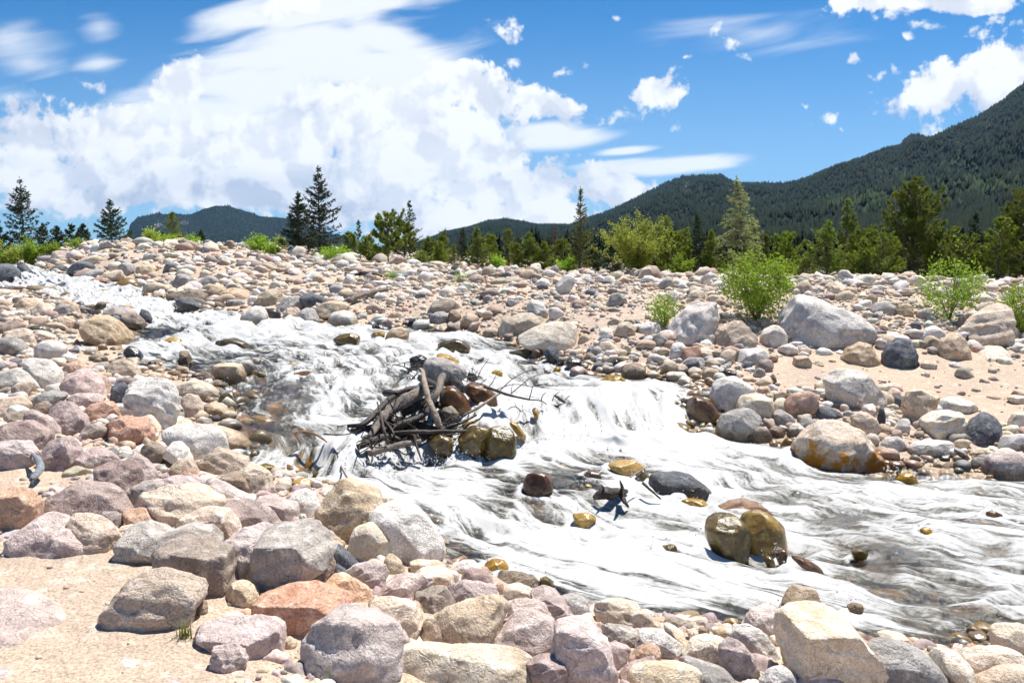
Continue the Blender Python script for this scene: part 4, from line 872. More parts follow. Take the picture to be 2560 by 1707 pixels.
6 t r||245,860 290,820 350,840 360,880 310,905 260,890
6 k r||360,860 400,835 470,850 450,890 380,892
6 b r||580,830 620,770 690,770 710,810 670,850 600,830
6 g r||575,860 610,820 655,840 650,890 590,890
6 t r||590,920 640,885 700,900 695,945 600,950
6 b r||680,880 710,855 730,900 700,930
6 d r||480,820 530,780 580,790 560,830
6 w r|large white-topped grey boulder right above the fall on the far bank|300,1000 330,910 420,885 530,885 585,930 580,980 500,1010 450,1060 430,1110 350,1090 310,1050
6 t r||580,980 620,945 680,945 695,990 640,990
6 c r|cream boulder right of the white-topped grey one above the fall|455,1090 500,1010 600,990 680,1000 710,1070 690,1150 640,1180 560,1110
6 n r|dark chestnut wet boulder where the fall pours past the far bank|125,1120 150,1040 220,1000 300,1030 360,1110 340,1160 180,1180
6 g r|grey-white boulder with an olive wet side touching the rapids below the fall|335,1220 370,1140 470,1095 560,1090 630,1150 630,1200 540,1210 490,1290 430,1310 350,1270
6 b r||490,1290 520,1220 590,1195 670,1215 695,1260 690,1320 600,1315
6 g r||690,1170 710,1100 760,1095 850,1150 855,1185 760,1200
6 b r||680,1230 710,1200 780,1210 790,1250 740,1275
6 g r||790,1250 810,1200 870,1190 880,1260 820,1275
6 g a||870,1230 900,1150 960,1130 990,1180 950,1230 890,1250
6 r r|reddish tan boulder left of the large white faceted boulder|780,1050 830,1000 930,970 990,1000 1000,1060 950,1100 860,1145 800,1100
6 d a||980,1120 1000,1075 1080,1080 1150,1120 1170,1150 1060,1150 1000,1165
6 w a|large white faceted boulder at the edge of the sandy flat|1050,910 1100,850 1190,830 1270,850 1370,920 1430,980 1400,1040 1280,1090 1170,1070 1080,1000
6 c r||970,930 1030,905 1060,950 1000,975
6 b a||700,1060 720,1000 800,970 815,1020 740,1060
6 c r||790,960 860,950 900,975 820,1000
6 b r||1045,1070 1060,1030 1120,1060 1110,1075
6 t a|tan angular boulder behind the orange-stained one|1200,1160 1280,1090 1370,1120 1385,1200 1370,1270 1340,1290 1280,1220
6 d a||1380,1180 1400,1070 1430,1070 1430,1160 1400,1210
6 d r||1475,1050 1500,1005 1550,1010 1560,1060 1530,1085 1485,1075
6 c r||1435,1000 1480,950 1540,975 1480,1020
6 t a|tall tan leaning slab left of the pair of stacked cream boulders|1560,1050 1600,980 1700,960 1800,970 1780,1020 1720,1090 1640,1200 1590,1170
6 w r|upper white boulder of the stacked pair on the right bank|1750,1090 1790,1030 1880,1012 1980,1040 2030,1080 1950,1110 1800,1120
6 c b|lower cream boulder of the stacked pair on the right bank|1680,1170 1760,1120 1900,1105 1970,1130 1950,1190 1880,1240 1780,1285 1700,1280
6 d a|dark slate boulder leaning right of the stacked cream pair|1920,1280 2000,1180 2100,1110 2175,1120 2180,1190 2140,1290 2060,1320 1960,1335
6 w r||1475,1220 1530,1160 1585,1150 1580,1230 1530,1250
6 w r||1405,1320 1440,1275 1520,1270 1570,1310 1540,1350 1440,1365
6 w r|long pinkish white boulder on the far edge of the calm pool|1575,1350 1620,1310 1720,1290 1860,1300 1890,1340 1860,1390 1700,1405 1610,1390
6 y a|big orange-stained boulder standing in the water on the right|840,1350 900,1270 1000,1180 1090,1135 1180,1150 1260,1230 1340,1310 1400,1390 1430,1440 1300,1480 1200,1510 1150,1490 1140,1430 1050,1430 940,1400
6 v r||750,1330 790,1280 850,1280 870,1300 830,1360 770,1360
6 c r||2230,1180 2260,1120 2340,1110 2380,1180 2340,1240 2250,1225
6 w r|whitish boulder at the right edge above the pinkish waterside one|2165,1330 2200,1270 2300,1255 2370,1260 2380,1370 2180,1365
6 p r|big pinkish boulder at the right edge of the calm pool|2070,1480 2100,1400 2180,1370 2340,1375 2420,1450 2380,1560 2150,1560 2090,1530
6 g r||1980,1450 2010,1400 2090,1410 2080,1470 2020,1480
6 t r||1780,1460 1850,1430 1910,1440 1910,1470 1800,1475
6 k a||1745,1435 1800,1395 1855,1385 1840,1420
6 g a||1880,1340 1930,1345 1985,1410 1950,1425
6 c r||2140,1310 2190,1260 2250,1260 2200,1320
6 c r||2215,1020 2260,1000 2340,1010 2380,1060 2250,1045
6 t a|tan triangular boulder left of the blue-grey one on the right bank|1145,760 1200,700 1290,650 1370,690 1410,780 1370,815 1270,810
6 d a|blue-grey blocky boulder in the middle of the right bank|1420,820 1430,740 1470,650 1530,630 1620,660 1625,730 1640,800 1590,835 1480,830
6 t b||835,800 850,750 920,750 950,790 930,825 850,820
6 c a||950,810 980,760 1030,790 1030,815
6 w r||870,740 890,715 940,730 930,755
6 b r||1270,610 1330,585 1400,620 1400,640 1300,640
6 w r||1365,660 1390,630 1440,650 1440,700 1390,705
6 w r|long grey-white boulder right of the blue-grey blocky one|1620,640 1700,570 1760,550 1810,590 1800,620 1700,660 1650,665
6 t r||1670,680 1700,620 1760,615 1790,660 1740,700 1690,700
6 g r||1700,700 1740,685 1790,720 1740,740
6 t a|big smooth tan boulder with a rounded top on the right bank|1790,700 1810,640 1900,590 1960,660 2000,750 1920,775 1820,780
6 c a|huge tan slab leaning behind the shrub at the right edge|1930,590 2000,530 2100,430 2200,400 2280,480 2260,600 2180,640 2080,690 1990,700
6 r r||1900,560 1910,490 1960,475 2000,520 1960,570
6 d r||1590,570 1600,530 1650,525 1665,570 1620,580
6 t r||1660,800 1700,775 1760,800 1750,835 1680,835
6 g r|shaded grey-brown boulder right of the huge mottled boulder's top|1330,450 1370,405 1440,395 1500,430 1500,470 1400,485
6 t a||1505,480 1530,410 1590,400 1630,440 1580,500
6 w r||1210,430 1240,405 1285,430 1260,460
6 t r||1305,380 1330,340 1380,360 1370,410 1320,410
6 c a|slanting cream boulder on the crest above the huge mottled boulder|1040,350 1080,280 1150,265 1180,300 1120,350
6 t r|tan boulder with a shaded face on the crest right of the leafy shrub|850,320 870,270 940,260 960,310 900,350 860,355
6 w r||1100,240 1140,205 1180,245 1130,255
6 w r|white oval boulder on the crest in front of the yellow-green pines|1400,250 1430,228 1490,230 1515,260 1450,275
6 c r||1585,260 1610,230 1660,230 1690,260 1650,300 1600,280
6 w r||1985,250 2030,222 2090,225 2110,270 2050,285
6 w r||1880,260 1920,238 1970,260 1960,310 1900,300
6 w r||1680,290 1710,265 1780,270 1750,310 1700,310
6 w r||1750,330 1800,305 1850,330 1820,370
6 w r||2150,390 2190,340 2230,370 2210,395
6 w r||10,360 50,325 100,350 90,390 40,400
6 t a||130,390 180,330 240,310 270,350 260,390 190,410
6 c r||265,380 310,350 380,360 380,400 290,400
6 w r||890,350 930,320 990,355 920,365
6 r r||1395,560 1415,538 1455,565 1440,585
6 w r||1840,800 1880,785 1930,810 1880,825
6 w r||2245,700 2280,670 2340,680 2370,725 2260,725
6 c f||2000,710 2080,685 2200,700 2250,760 2100,790
6 b r||2090,890 2140,880 2180,905 2120,910
2 o r||1290,140 1350,128 1395,150 1380,175 1310,172
2 o r||1400,160 1440,145 1490,160 1470,185 1415,182
2 n r|low amber wet stone left of the golden boulder upstream of the charcoal oval|1575,215 1620,190 1680,210 1700,255 1640,270 1590,250
2 o r||1580,290 1610,285 1635,300 1605,312
2 v r||860,120 900,108 935,125 920,145 880,145
5 v r|broad pale olive stone just under the water above the driftwood pile|600,690 660,655 740,640 820,655 850,690 800,725 690,722
5 o r|golden wet stone right behind the grey boulder on the driftwood|600,745 650,728 720,750 790,790 810,815 740,800 640,765
5 o r||1370,845 1395,815 1425,830 1430,855 1390,862
5 o r||975,850 1020,835 1060,860 1030,875 990,872
5 v r||2095,1060 2130,1030 2180,1035 2190,1070 2130,1085
3 t r||1180,1070 1230,1050 1290,1065 1280,1095 1210,1100
3 v r||1210,720 1260,700 1320,722 1300,750 1230,748
3 n r||2080,470 2130,455 2190,480 2150,500 2100,495
4 o r||1850,800 1900,790 1950,805 1920,820 1870,818
4 v r||1640,1470 1700,1440 1770,1460 1790,1490 1700,1500
4 o r|golden wet stone in the foam left of the large dark-faced tan boulder|1880,1560 1940,1535 2000,1550 2040,1590 1960,1600
4 v r||1500,1405 1560,1380 1620,1400 1600,1430 1530,1430
6 v r||1500,1500 1560,1480 1600,1500 1570,1530 1520,1530
"""
def ico(sub):
    bm = bmesh.new(); bmesh.ops.create_icosphere(bm, subdivisions=sub, radius=1)
    V = np.array([v.co[:] for v in bm.verts]); Fc = np.array([[v.index for v in f.verts] for f in bm.faces]); bm.free(); return V, Fc
ICO = {s: ico(s) for s in (1, 2, 3, 4, 5)}
def radial(poly, n=360):
    """distance from the outline's middle to its edge in every direction"""
    c = .5*(poly.min(0)+poly.max(0))*.5+.5*poly.mean(0)
    th = np.linspace(-math.pi, math.pi, n, endpoint=False); d = np.stack([np.cos(th), np.sin(th)], 1); Rr = np.zeros(n)
    for a, b in zip(poly-c, np.roll(poly, -1, 0)-c):
        e = b-a; den = d[:, 0]*e[1]-d[:, 1]*e[0]; den = np.where(abs(den) < 1e-9, 1e-9, den)
        t = (a[0]*e[1]-a[1]*e[0])/den; s = (a[0]*d[:, 1]-a[1]*d[:, 0])/den
        Rr = np.maximum(Rr, np.where((t > 0) & (s >= -1e-6) & (s <= 1+1e-6), t, 0))
    Rr = np.maximum(Rr, Rr[Rr > 0].min() if (Rr > 0).any() else .01)
    return c, th, Rr
def shape_rock(th, Rr, D, style, sub, rng, bev):
    """a closed stone whose outline seen from the front follows Rr(theta) and whose half depth is D"""
    S, Fc = ICO[sub]
    p = {'a': 3.2, 'b': 3.8, 'r': 2.5}[style]
    kk = max(1, int(len(Rr)*{'a': .008, 'b': .008, 'r': .026}[style])); ker = np.ones(2*kk+1)/(2*kk+1)
    Rs = np.convolve(np.r_[Rr[-kk:], Rr, Rr[:kk]], ker, 'valid')
    x, c, y = S[:, 0], S[:, 1], S[:, 2]
    rho = np.hypot(x, y); ang = np.arctan2(y, x); nrm = (rho**p+np.abs(c)**p)**(1/p)
    Rv = np.interp(ang, np.r_[th, math.pi], np.r_[Rs, Rs[0]])
    hx = Rv*rho/nrm; V = np.stack([hx*np.cos(ang), D*c/nrm, hx*np.sin(ang)], 1)
    size = float(Rs.mean())
    W = Rs.max(); ext = np.abs(V).max(0)
    # broken faces: planes that take a slice off without touching the outline much
    cuts = []
    if style == 'b':
        cuts = [((rng.uniform(-.18, .18), -.10, .985), .80), ((rng.uniform(-.35, .35), -.93, rng.uniform(-.1, .15)), .70), ((rng.choice([-.8, .8]), -.6, 0), .80)]
        for _ in range(6): cuts.append((tuple(np.array([rng.normal(), -abs(rng.normal())*.9, rng.normal()])), rng.uniform(.80, .93)))
    elif style == 'a':
        s = rng.choice([-1, 1])
        cuts = [((s*.25, -.72, .64), .60), ((-s*.1, -.3, .95), .80), ((-s*.45, -.86, .22), .76), ((s*.78, -.62, .1), .78), ((-s*.72, -.35, .6), .84)]
        for _ in range(11): cuts.append((tuple(np.array([rng.normal(), -abs(rng.normal())*.9, rng.normal()])), rng.uniform(.74, .90)))
        for _ in range(5): cuts.append((tuple(np.array([rng.normal(), .2*rng.normal(), rng.normal()])), rng.uniform(.86, .95)))
    else:
        for _ in range(9): cuts.append((tuple(np.array([rng.normal(), -abs(rng.normal()), rng.normal()+.4])), rng.uniform(.80, .93)))
    soft = {'a': .97, 'b': .97, 'r': .80}[style]
    for n_, d_ in cuts:
        n_ = np.array(n_)*1.0/np.maximum(ext/ext.max(), .3); n_ = n_/np.linalg.norm(n_)
        q = V@n_; m_ = q.max()*d_; over = np.maximum(q-m_, 0); V = V-np.outer(over*soft, n_)
    nn = V/(np.linalg.norm(V, axis=1)[:, None]+1e-9); o = rng.uniform(0, 90, 3); P = V/size
    amp = {'a': .07, 'b': .05, 'r': .04}[style]
    d = amp*fbm(P[:, 0]*1.6+o[0], P[:, 1]*1.6+o[1], P[:, 2]*1.6+o[2], oct=2, seed=3)
    if sub >= 4:
        rg = 1-2*np.abs(fbm(P[:, 0]*2.6+o[1], P[:, 1]*2.6+o[2], P[:, 2]*3.4+o[0], oct=4, seed=7))
        d = d+(.042 if style != 'r' else .022)*rg+(.014 if style != 'r' else .009)*fbm(P[:, 0]*11, P[:, 1]*11+o[0], P[:, 2]*11, oct=2, seed=11)
    if style != 'r':                                               # bedding ledges
        ax = np.array([rng.normal()*.5, rng.normal()*.4, 1.0]); ax /= np.linalg.norm(ax)
        q = (P@ax)*rng.uniform(1.6, 2.8)+.55*fbm(P[:, 0]*1.2+o[0], P[:, 1]*1.2, P[:, 2]*1.2+o[1], oct=3, seed=21)
        f_ = q-np.floor(q); d = d+rng.uniform(.03, .075)*(np.where(f_ < .8, f_/.8, (1-f_)/.2)-.5)
    return V+nn*(d*size)[:, None], Fc
SIZEW = ((60, 'small'), (110, 'medium-sized'), (1e9, 'large'))
COLW = dict(h='warm grey', p='pinkish mauve', m='dark mauve', t='tan', c='cream', w='whitish', g='grey', d='dark grey', r='reddish', b='brown', o='golden wet', k='black wet', n='chestnut wet', v='olive wet', y='orange-stained')
_rocks = []
for li, line in enumerate(ROCKS.strip().split('\n')):
    head, label, pts = line.split('|'); tl, mt, stl = head.split()
    ox, oy = TILE[int(tl)]
    poly = np.array([[float(q) for q in p_.split(',')] for p_ in pts.split()])*(900/2325)+np.array([ox, oy])
    _rocks.append(dict(i=li, tile=int(tl), mt='h' if (mt == 'g' and tl in '12') else mt, st=stl[0], jam='j' in stl, label=label, poly=poly,
                       c=.5*(poly.min(0)+poly.max(0)), w=np.ptp(poly[:, 0]), h=np.ptp(poly[:, 1])))
def place_flat(r):
    """a stone nearly buried in the sand: its outline lies on the ground, only a low back shows"""
    G_ = np.array([hit(u, v, gz) for u, v in r['poly']]); c, th, Rr = radial(G_); rng = np.random.default_rng(r['i'])
    S, Fc = ICO[5]; rho = np.hypot(S[:, 0], S[:, 1]); ang = np.arctan2(S[:, 1], S[:, 0]); Rv = np.interp(ang, np.r_[th, math.pi], np.r_[Rr, Rr[0]])
    z0 = float(gz(c[0], c[1])); m = Rr.mean()
    V = np.stack([Rv*rho**.8*np.cos(ang), Rv*rho**.8*np.sin(ang), S[:, 2]*m*.30-.02], 1)
    V[:, 2] += m*.06*fbm(V[:, 0]/m*2.5, V[:, 1]/m*2.5, oct=4, seed=r['i'])+gz(V[:, 0]+c[0], V[:, 1]+c[1])-z0
    loc = np.array([c[0], c[1], z0]); o = mesh('boulder' if r['w'] > 60 else 'stone', V, Fc, K[r['mt']], attrs={'wet': np.zeros(len(V))}, loc=loc)
    r['obj'] = o; r['loc'] = loc; r['D'] = m; return o
def place_rock(r):
    rng = np.random.default_rng(1000+r['i']); poly = r['poly']; cu = r['c'][0]
    if r['st'] == 'f': return place_flat(r)
    near = r['tile'] in (1, 2, 3, 4) and r['w'] > 45 and r['mt'] not in 'okvn'
    if near:
        poly = r['c']+(poly-r['c'])*1.07
        if r['st'] == 'r' and r['mt'] in 'pmtrghb' and r['tile'] != 3: r['st'] = 'a'
    low = poly[poly[:, 1] > poly[:, 1].max()-.25*r['h']-2]; bu, bv = low[:, 0].mean(), poly[:, 1].max()
    wetrock = r['mt'] in 'oknv'
    if r['jam']:
        xb, Yb = hit(bu, bv, lambda x, y: surf(x, y)+.10)
    else:
        hp = hit(bu, bv-1, surf)
        if hp is None: hp = (float(ray(bu, bv)[0]*40), 40.)
        xb, Yb = hp
    sc = Yb/F
    D = .5*sc*(.55*min(r['w'], r['h']*1.5)+.45*max(r['w']*.8, r['h']))*{'a': .95, 'b': 1.05, 'r': .95}[r['st']]
    D = min(D, .75*sc*r['w'])
    D = max(D, .28*sc*r['w']); Y = Yb+.80*D
    # the outline in metres, in an upright frame facing the viewer; the foot is carried down into the ground
    cu, cv = r['c']; P = poly.copy()
    dx, dz = ray(P[:, 0], P[:, 1]); X = dx*Y; Z = CAMZ+dz*Y
    zm = Z.min(); zh = .5*(Z.max()+zm); ext = .25*D+.30*(Z.max()-zm)
    if 'buried' in r['label']: ext *= 2.2
    Z = np.where(Z < zh, Z-ext*(zh-Z)/(zh-zm), Z)
    pl = np.stack([X, Z], 1)
    c, th, Rr = radial(pl)
    big = max(r['w'], r['h']); sub = 5 if big > 92 else (4 if big > 34 else 3)
    V, Fc = shape_rock(th, Rr, D, r['st'], sub, rng, 0)
    tilt = math.atan2(CAMZ-c[1], Y)                                   # top leans back with the line of sight's slope
    yy_ = V[:, 1]-V[:, 2]*0; V = np.stack([V[:, 0], yy_, V[:, 2]], 1)
    loc = np.array([c[0], Y, c[1]])
    Wd = V+loc; sdv = float(sdist(loc[0], Yb))
    if sdv < .5 or r['jam']:
        wl = Wz(Wd[:, 0], Wd[:, 1]) if not r['jam'] else Wd[:, 2].min()+0*Wd[:, 0]+.05
        nz = .05*fbm(Wd[:, 0]*7, Wd[:, 1]*7, oct=2, seed=2)
        hwet = .15 if sdv < 0 else .12
        wet = 1-sstep(Wd[:, 2]-wl+nz, hwet*.6, hwet*1.5)
    else: wet = np.zeros(len(V))
    if wetrock: wet = np.maximum(wet, .5)
    nm = 'boulder' if big > 60 else 'stone'
    o = mesh(nm, V, Fc, K[r['mt']], attrs={'wet': wet}, loc=loc)
    r['obj'] = o; r['loc'] = loc; r['D'] = D; return o
for r in _rocks: place_rock(r)
# labels: the ones written out above, and for the rest kind + nearest described neighbour
_mark = [r for r in _rocks if r['label']]
def short(s): 
    for cut in (' behind ', ' left of ', ' right of ', ' above ', ' below ', ' beside ', ' in front of ', ' with ', ' between ', ' among ', ' half ', ' at ', ' on ', ' in ', ' near ', ' leaning ', ' lying ', ' standing ', ' tucked ', ' where ', ' running ', ' wedged ', ' cut ', ' of the ', ' touching ', ' poking ', ' dipping ', ' upstream ', ' sitting ', ' reaching ', ' pointing ', ' low ', ' resting ', ' under '):
        k = s.find(cut)
        if k > 0: s = s[:k]
    return s
_sh = [short(r['label']) for r in _mark]
_uni = [(r, s) for r, s in zip(_mark, _sh) if _sh.count(s) == 1 and len(s.split()) >= 2]
_used = {r['label'] for r in _mark}
def rel(r, q):
    dx = r['c'][0]-q['c'][0]; dy = (r['c'][1]-q['c'][1])*1.3
    if abs(dx) > abs(dy): return 'right of' if dx > 0 else 'left of'
    return 'just below' if dy > 0 else 'just above'
for r in _rocks:
    o = r['obj']; big = max(r['w'], r['h'])
    if not r['label']:
        sz = 'tiny' if big < 30 else 'small' if big < 60 else 'medium-sized' if big < 110 else 'large'
        fm = 'long ' if r['w'] > 2.2*r['h'] else 'upright ' if r['h'] > 1.25*r['w'] else 'angular ' if r['st'] == 'a' else 'blocky ' if r['st'] == 'b' else 'rounded '
        nb = sorted(_uni, key=lambda t: np.hypot(*((t[0]['c']-r['c'])*(1, 1.4))))
        base = f"{sz} {fm}{COLW[r['mt']]} stone"
        cands = [f"{base} {rel(r, q)} the {s}" for q, s in nb[:3]]
        cands += [f"{base} between the {nb[0][1]} and the {nb[1][1]}", f"{base} {rel(r, nb[0][0])} the {nb[0][1]}, second one out"]
        cands += [f"{base} {rel(r, nb[k][0])} the {nb[k][1]}, further off" for k in range(3)]
        cands = [c_ for c_ in cands if len(c_.split()) <= 16 or True]
        r['label'] = next((c_ for c_ in cands if c_ not in _used and len(c_.replace('-', ' ').split()) <= 16), cands[1])
        _used.add(r['label'])
    v = r['c'][1]; u = r['c'][0]
    sd_ = float(sdist(r['loc'][0], r['loc'][1]))
    grp = 'stones standing in the stream' if sd_ < -.25 or r['jam'] else ('boulders of the near bank' if r['loc'][1] < Wz(0, 0)*0+8.8 and v > 1180 else ('boulders of the left bank' if u < 700 and v > 790 else 'boulders of the far bank'))
    tag(o, r['label'], 'boulder' if o.name.startswith('boulder') else 'stone', grp)
# ---------------------------------------------------------------- the stream
NS, NTW = 1150, 300
def _res(Pt, n):
    seg = np.r_[0, np.cumsum(np.linalg.norm(np.diff(Pt, axis=0), axis=1))]; return seg
_m = .5*(LC+RC)
_px = project(_m[:, 0], _m[:, 1], Wz(_m[:, 0], _m[:, 1])); _dpx = np.r_[0, np.cumsum(np.hypot(np.diff(_px[0])*.5, np.diff(_px[1])*1.6)+3)]
_idx = np.interp(np.linspace(0, _dpx[-1], NS), _dpx, np.arange(len(_m)))
def _at(Pt): i = np.arange(len(Pt)); return np.stack([np.interp(_idx, i, Pt[:, 0]), np.interp(_idx, i, Pt[:, 1])], 1)
_L, _R = _at(LC), _at(RC)
_t = np.linspace(-.05, 1.05, NTW)
_W = _L[:, None]*(1-_t)[None, :, None]+_R[:, None]*_t[None, :, None]
wx, wy = _W[..., 0], _W[..., 1]
_c = .5*(_L+_R); _arc = np.r_[0, np.cumsum(np.linalg.norm(np.diff(_c, axis=0), axis=1))]
_wid = np.linalg.norm(_R-_L, axis=1)
wu = np.broadcast_to(_arc[:, None], wx.shape); wv = (_t[None]-.5)*_wid[:, None]
w0 = Wz(wx, wy)
pu, pv = project(wx, wy, w0)
# quiet (dark, clear) and churned (white) places: (u, v, ru, rv, foam change, roughness factor)
QUIET = [(395,835,85,22,-.75,.3),(2260,1168,190,40,-1.2,.25),(2330,1175,220,28,-.9,.3),(660,1010,120,90,-.42,.7),(640,1100,70,60,-.40,.6),(600,930,90,45,-.38,.7),(760,960,90,60,-.22,.8),
 (1310,1190,210,40,-.42,.7),(1480,1180,100,34,-.30,.7),(2390,1610,130,40,-.55,.6),(2230,1400,170,48,-.50,1),(2080,1320,100,34,-.40,1),(1780,1548,120,26,-.8,.4),(1500,890,60,30,-.1,1),
 (1600,945,120,14,-.5,.5),(1150,828,130,14,-.45,.6),(700,880,160,30,-.22,.8),(1380,1220,120,26,-.35,.8),(1150,1402,70,30,-.6,.5),(1380,1470,60,22,-.4,.6),
 (470,915,70,30,-.45,.6),(1260,862,90,18,-.35,.6),(2450,1310,120,20,-.2,1),(2000,1560,60,20,-.1,1),(1700,1300,60,30,-.3,1),(560,1060,60,40,-.4,.6),(900,905,110,30,-.15,.8),
 (1580,1050,140,34,-.12,.8),(2130,1290,120,22,-.25,1),(2500,1240,120,26,-.25,1),(1940,1250,80,24,-.25,1),
 (1500,1030,380,40,.18,1.2),(1450,1120,420,34,.3,1),(1100,1240,260,60,.3,1.1),(1500,1350,420,70,.2,1),(180,700,130,18,.4,1),(480,770,110,26,.35,1),(850,840,300,24,.2,1)]
dz = np.zeros_like(wx); dr = np.ones_like(wx)
for (a, b, ra, rb, k, q) in QUIET:
    e = np.exp(-(((pu-a)/ra)**2+((pv-b)/rb)**2)); dz += k*e; dr *= 1+(q-1)*np.minimum(e*1.3, 1)
_wa = wu+.35*fbm(wu*.9, wv*.9, oct=2, seed=31); _wb = wv+.30*fbm(wu*.8, wv*.8, oct=2, seed=32)
big = fbm(_wa*.75, _wb*1.15, oct=3, seed=40)
rid = 1-np.abs(fbm(_wa*1.5, _wb*2.6, oct=3, seed=41))*2.2
fine = fbm(_wa*4.5, _wb*8, oct=3, seed=42); chop = fbm(_wa*13, _wb*19, oct=2, seed=43)
edge = sstep(np.minimum(_t, 1-_t)[None]*_wid[:, None], -.05, .5)
sc = np.clip(wy/9, .9, 1.9)
fall = np.exp(-((wy-.46*wx-9.0)/.45)**2)
h = dr*edge*sc*(.12*big+.065*(rid-.5)+.013*fine+.003*chop)*(1+1.0*fall)
fa = np.zeros_like(wx)
# water heaps up just below the drop
h += .06*np.exp(-((wy-.46*wx-8.35)/.25)**2)*edge*(1+.8*fbm(wx*2, wy*2, oct=2, seed=51))
foam = .98+dz*1.25+.40*(rid-.5)+.45*big+.25*fine+.30*fall
# foam collars and pillows round the stones standing in the current
_fl = np.gradient(_c, axis=0); _fl /= np.linalg.norm(_fl, axis=1)[:, None]; SPR = []
for q in _rocks:
    X0, Y0 = q['loc'][0], q['loc'][1]
    if float(sdist(X0, Y0)) > .1: continue
    a_ = q['w']*Y0/F*.5; d_ = max(q['D'], .4*a_)
    if a_ < .05: continue
    k = int(np.argmin(((_c-[X0, Y0])**2).sum(1))); fx, fy = _fl[k]
    ex, ey = wx-X0, wy-Y0
    m_ = (np.abs(ex) < a_*4+.3) & (np.abs(ey) < a_*4+.3)
    if not m_.any(): continue
    rx, ry = ex[m_], ey[m_]; rr_ = np.hypot(rx/(a_+.02), ry/(d_+.02)); al = (rx*fx+ry*fy)/a_; cr = (rx*-fy+ry*fx)/a_
    ring = np.exp(-((rr_-1.15)/.22)**2); upst = sstep(-al, -.2, .9)
    wake = np.exp(-((np.abs(cr)-.75-.12*al)/.30)**2)*np.exp(-((al-1.6)/1.5)**2)*(al > 0)
    hollow = np.exp(-(cr/.6)**2)*np.exp(-((al-1.3)/.6)**2)
    foam_add = (.75*ring*(.35+.65*upst)+.55*wake-.35*hollow)
    fa[m_] += foam_add; h[m_] += min(a_, .35)*(.26*ring*upst-.16*hollow+.05*wake)
    SPR.append((X0-fx*a_*1.0, Y0-fy*d_, a_))
foam = foam+fa-.34*fall*np.maximum(0, fbm(wx*4, wy*1.4, oct=3, seed=91)+.25)*2-.12*fall
wz = w0+h+.02
foam = np.where(edge < .5, foam-.25*(1-edge*2), foam)
tag(mesh('water', np.stack([wx, wy, wz], -1).reshape(-1, 3), grid_faces(NS, NTW), M['water'],
    attrs={'foam': np.clip(foam, -.8, 1.6).ravel()}, uv=np.stack([wu, wv], -1).reshape(-1, 2)), kind='structure')


def spray():
    rng = np.random.default_rng(77); pts = []
    for X0, Y0, a_ in SPR:
        n = int(10+60*a_); pts.append(np.stack([X0+rng.normal(0, a_*.7, n), Y0+rng.normal(0, a_*.4, n), np.abs(rng.normal(0, .03+.06*a_, n))], 1))
    n = 900; t = rng.random(n); x = -1.9+3.9*t+rng.normal(0, .05, n); y = 8.62+.46*x+rng.normal(0, .12, n)
    pts.append(np.stack([x, y, np.abs(rng.normal(0, .05, n))], 1))
    P = np.vstack(pts); P[:, 2] += Wz(P[:, 0], P[:, 1])+.05; P = P[sdist(P[:, 0], P[:, 1]) < -.05]
    S, Fc = ICO[1]; n = len(P); r = rng.uniform(.0022, .007, n)*(P[:, 1]/8)**.5
    V = S[None]*r[:, None, None]*rng.uniform(.7, 1.8, (n, 1, 3))+P[:, None]
    F2 = (Fc[None]+(np.arange(n)*len(S))[:, None, None]).reshape(-1, 3)
    m, N = new_mat('spray'); finish(N, N.n('ShaderNodeBsdfPrincipled', {'Base Color': (.6, .61, .62, 1), 'Roughness': .3}))
    tag(mesh('spray', V.reshape(-1, 3), F2, m), 'white drops of spray thrown up along the little fall and round the boulders', 'spray', kind='stuff')
spray()
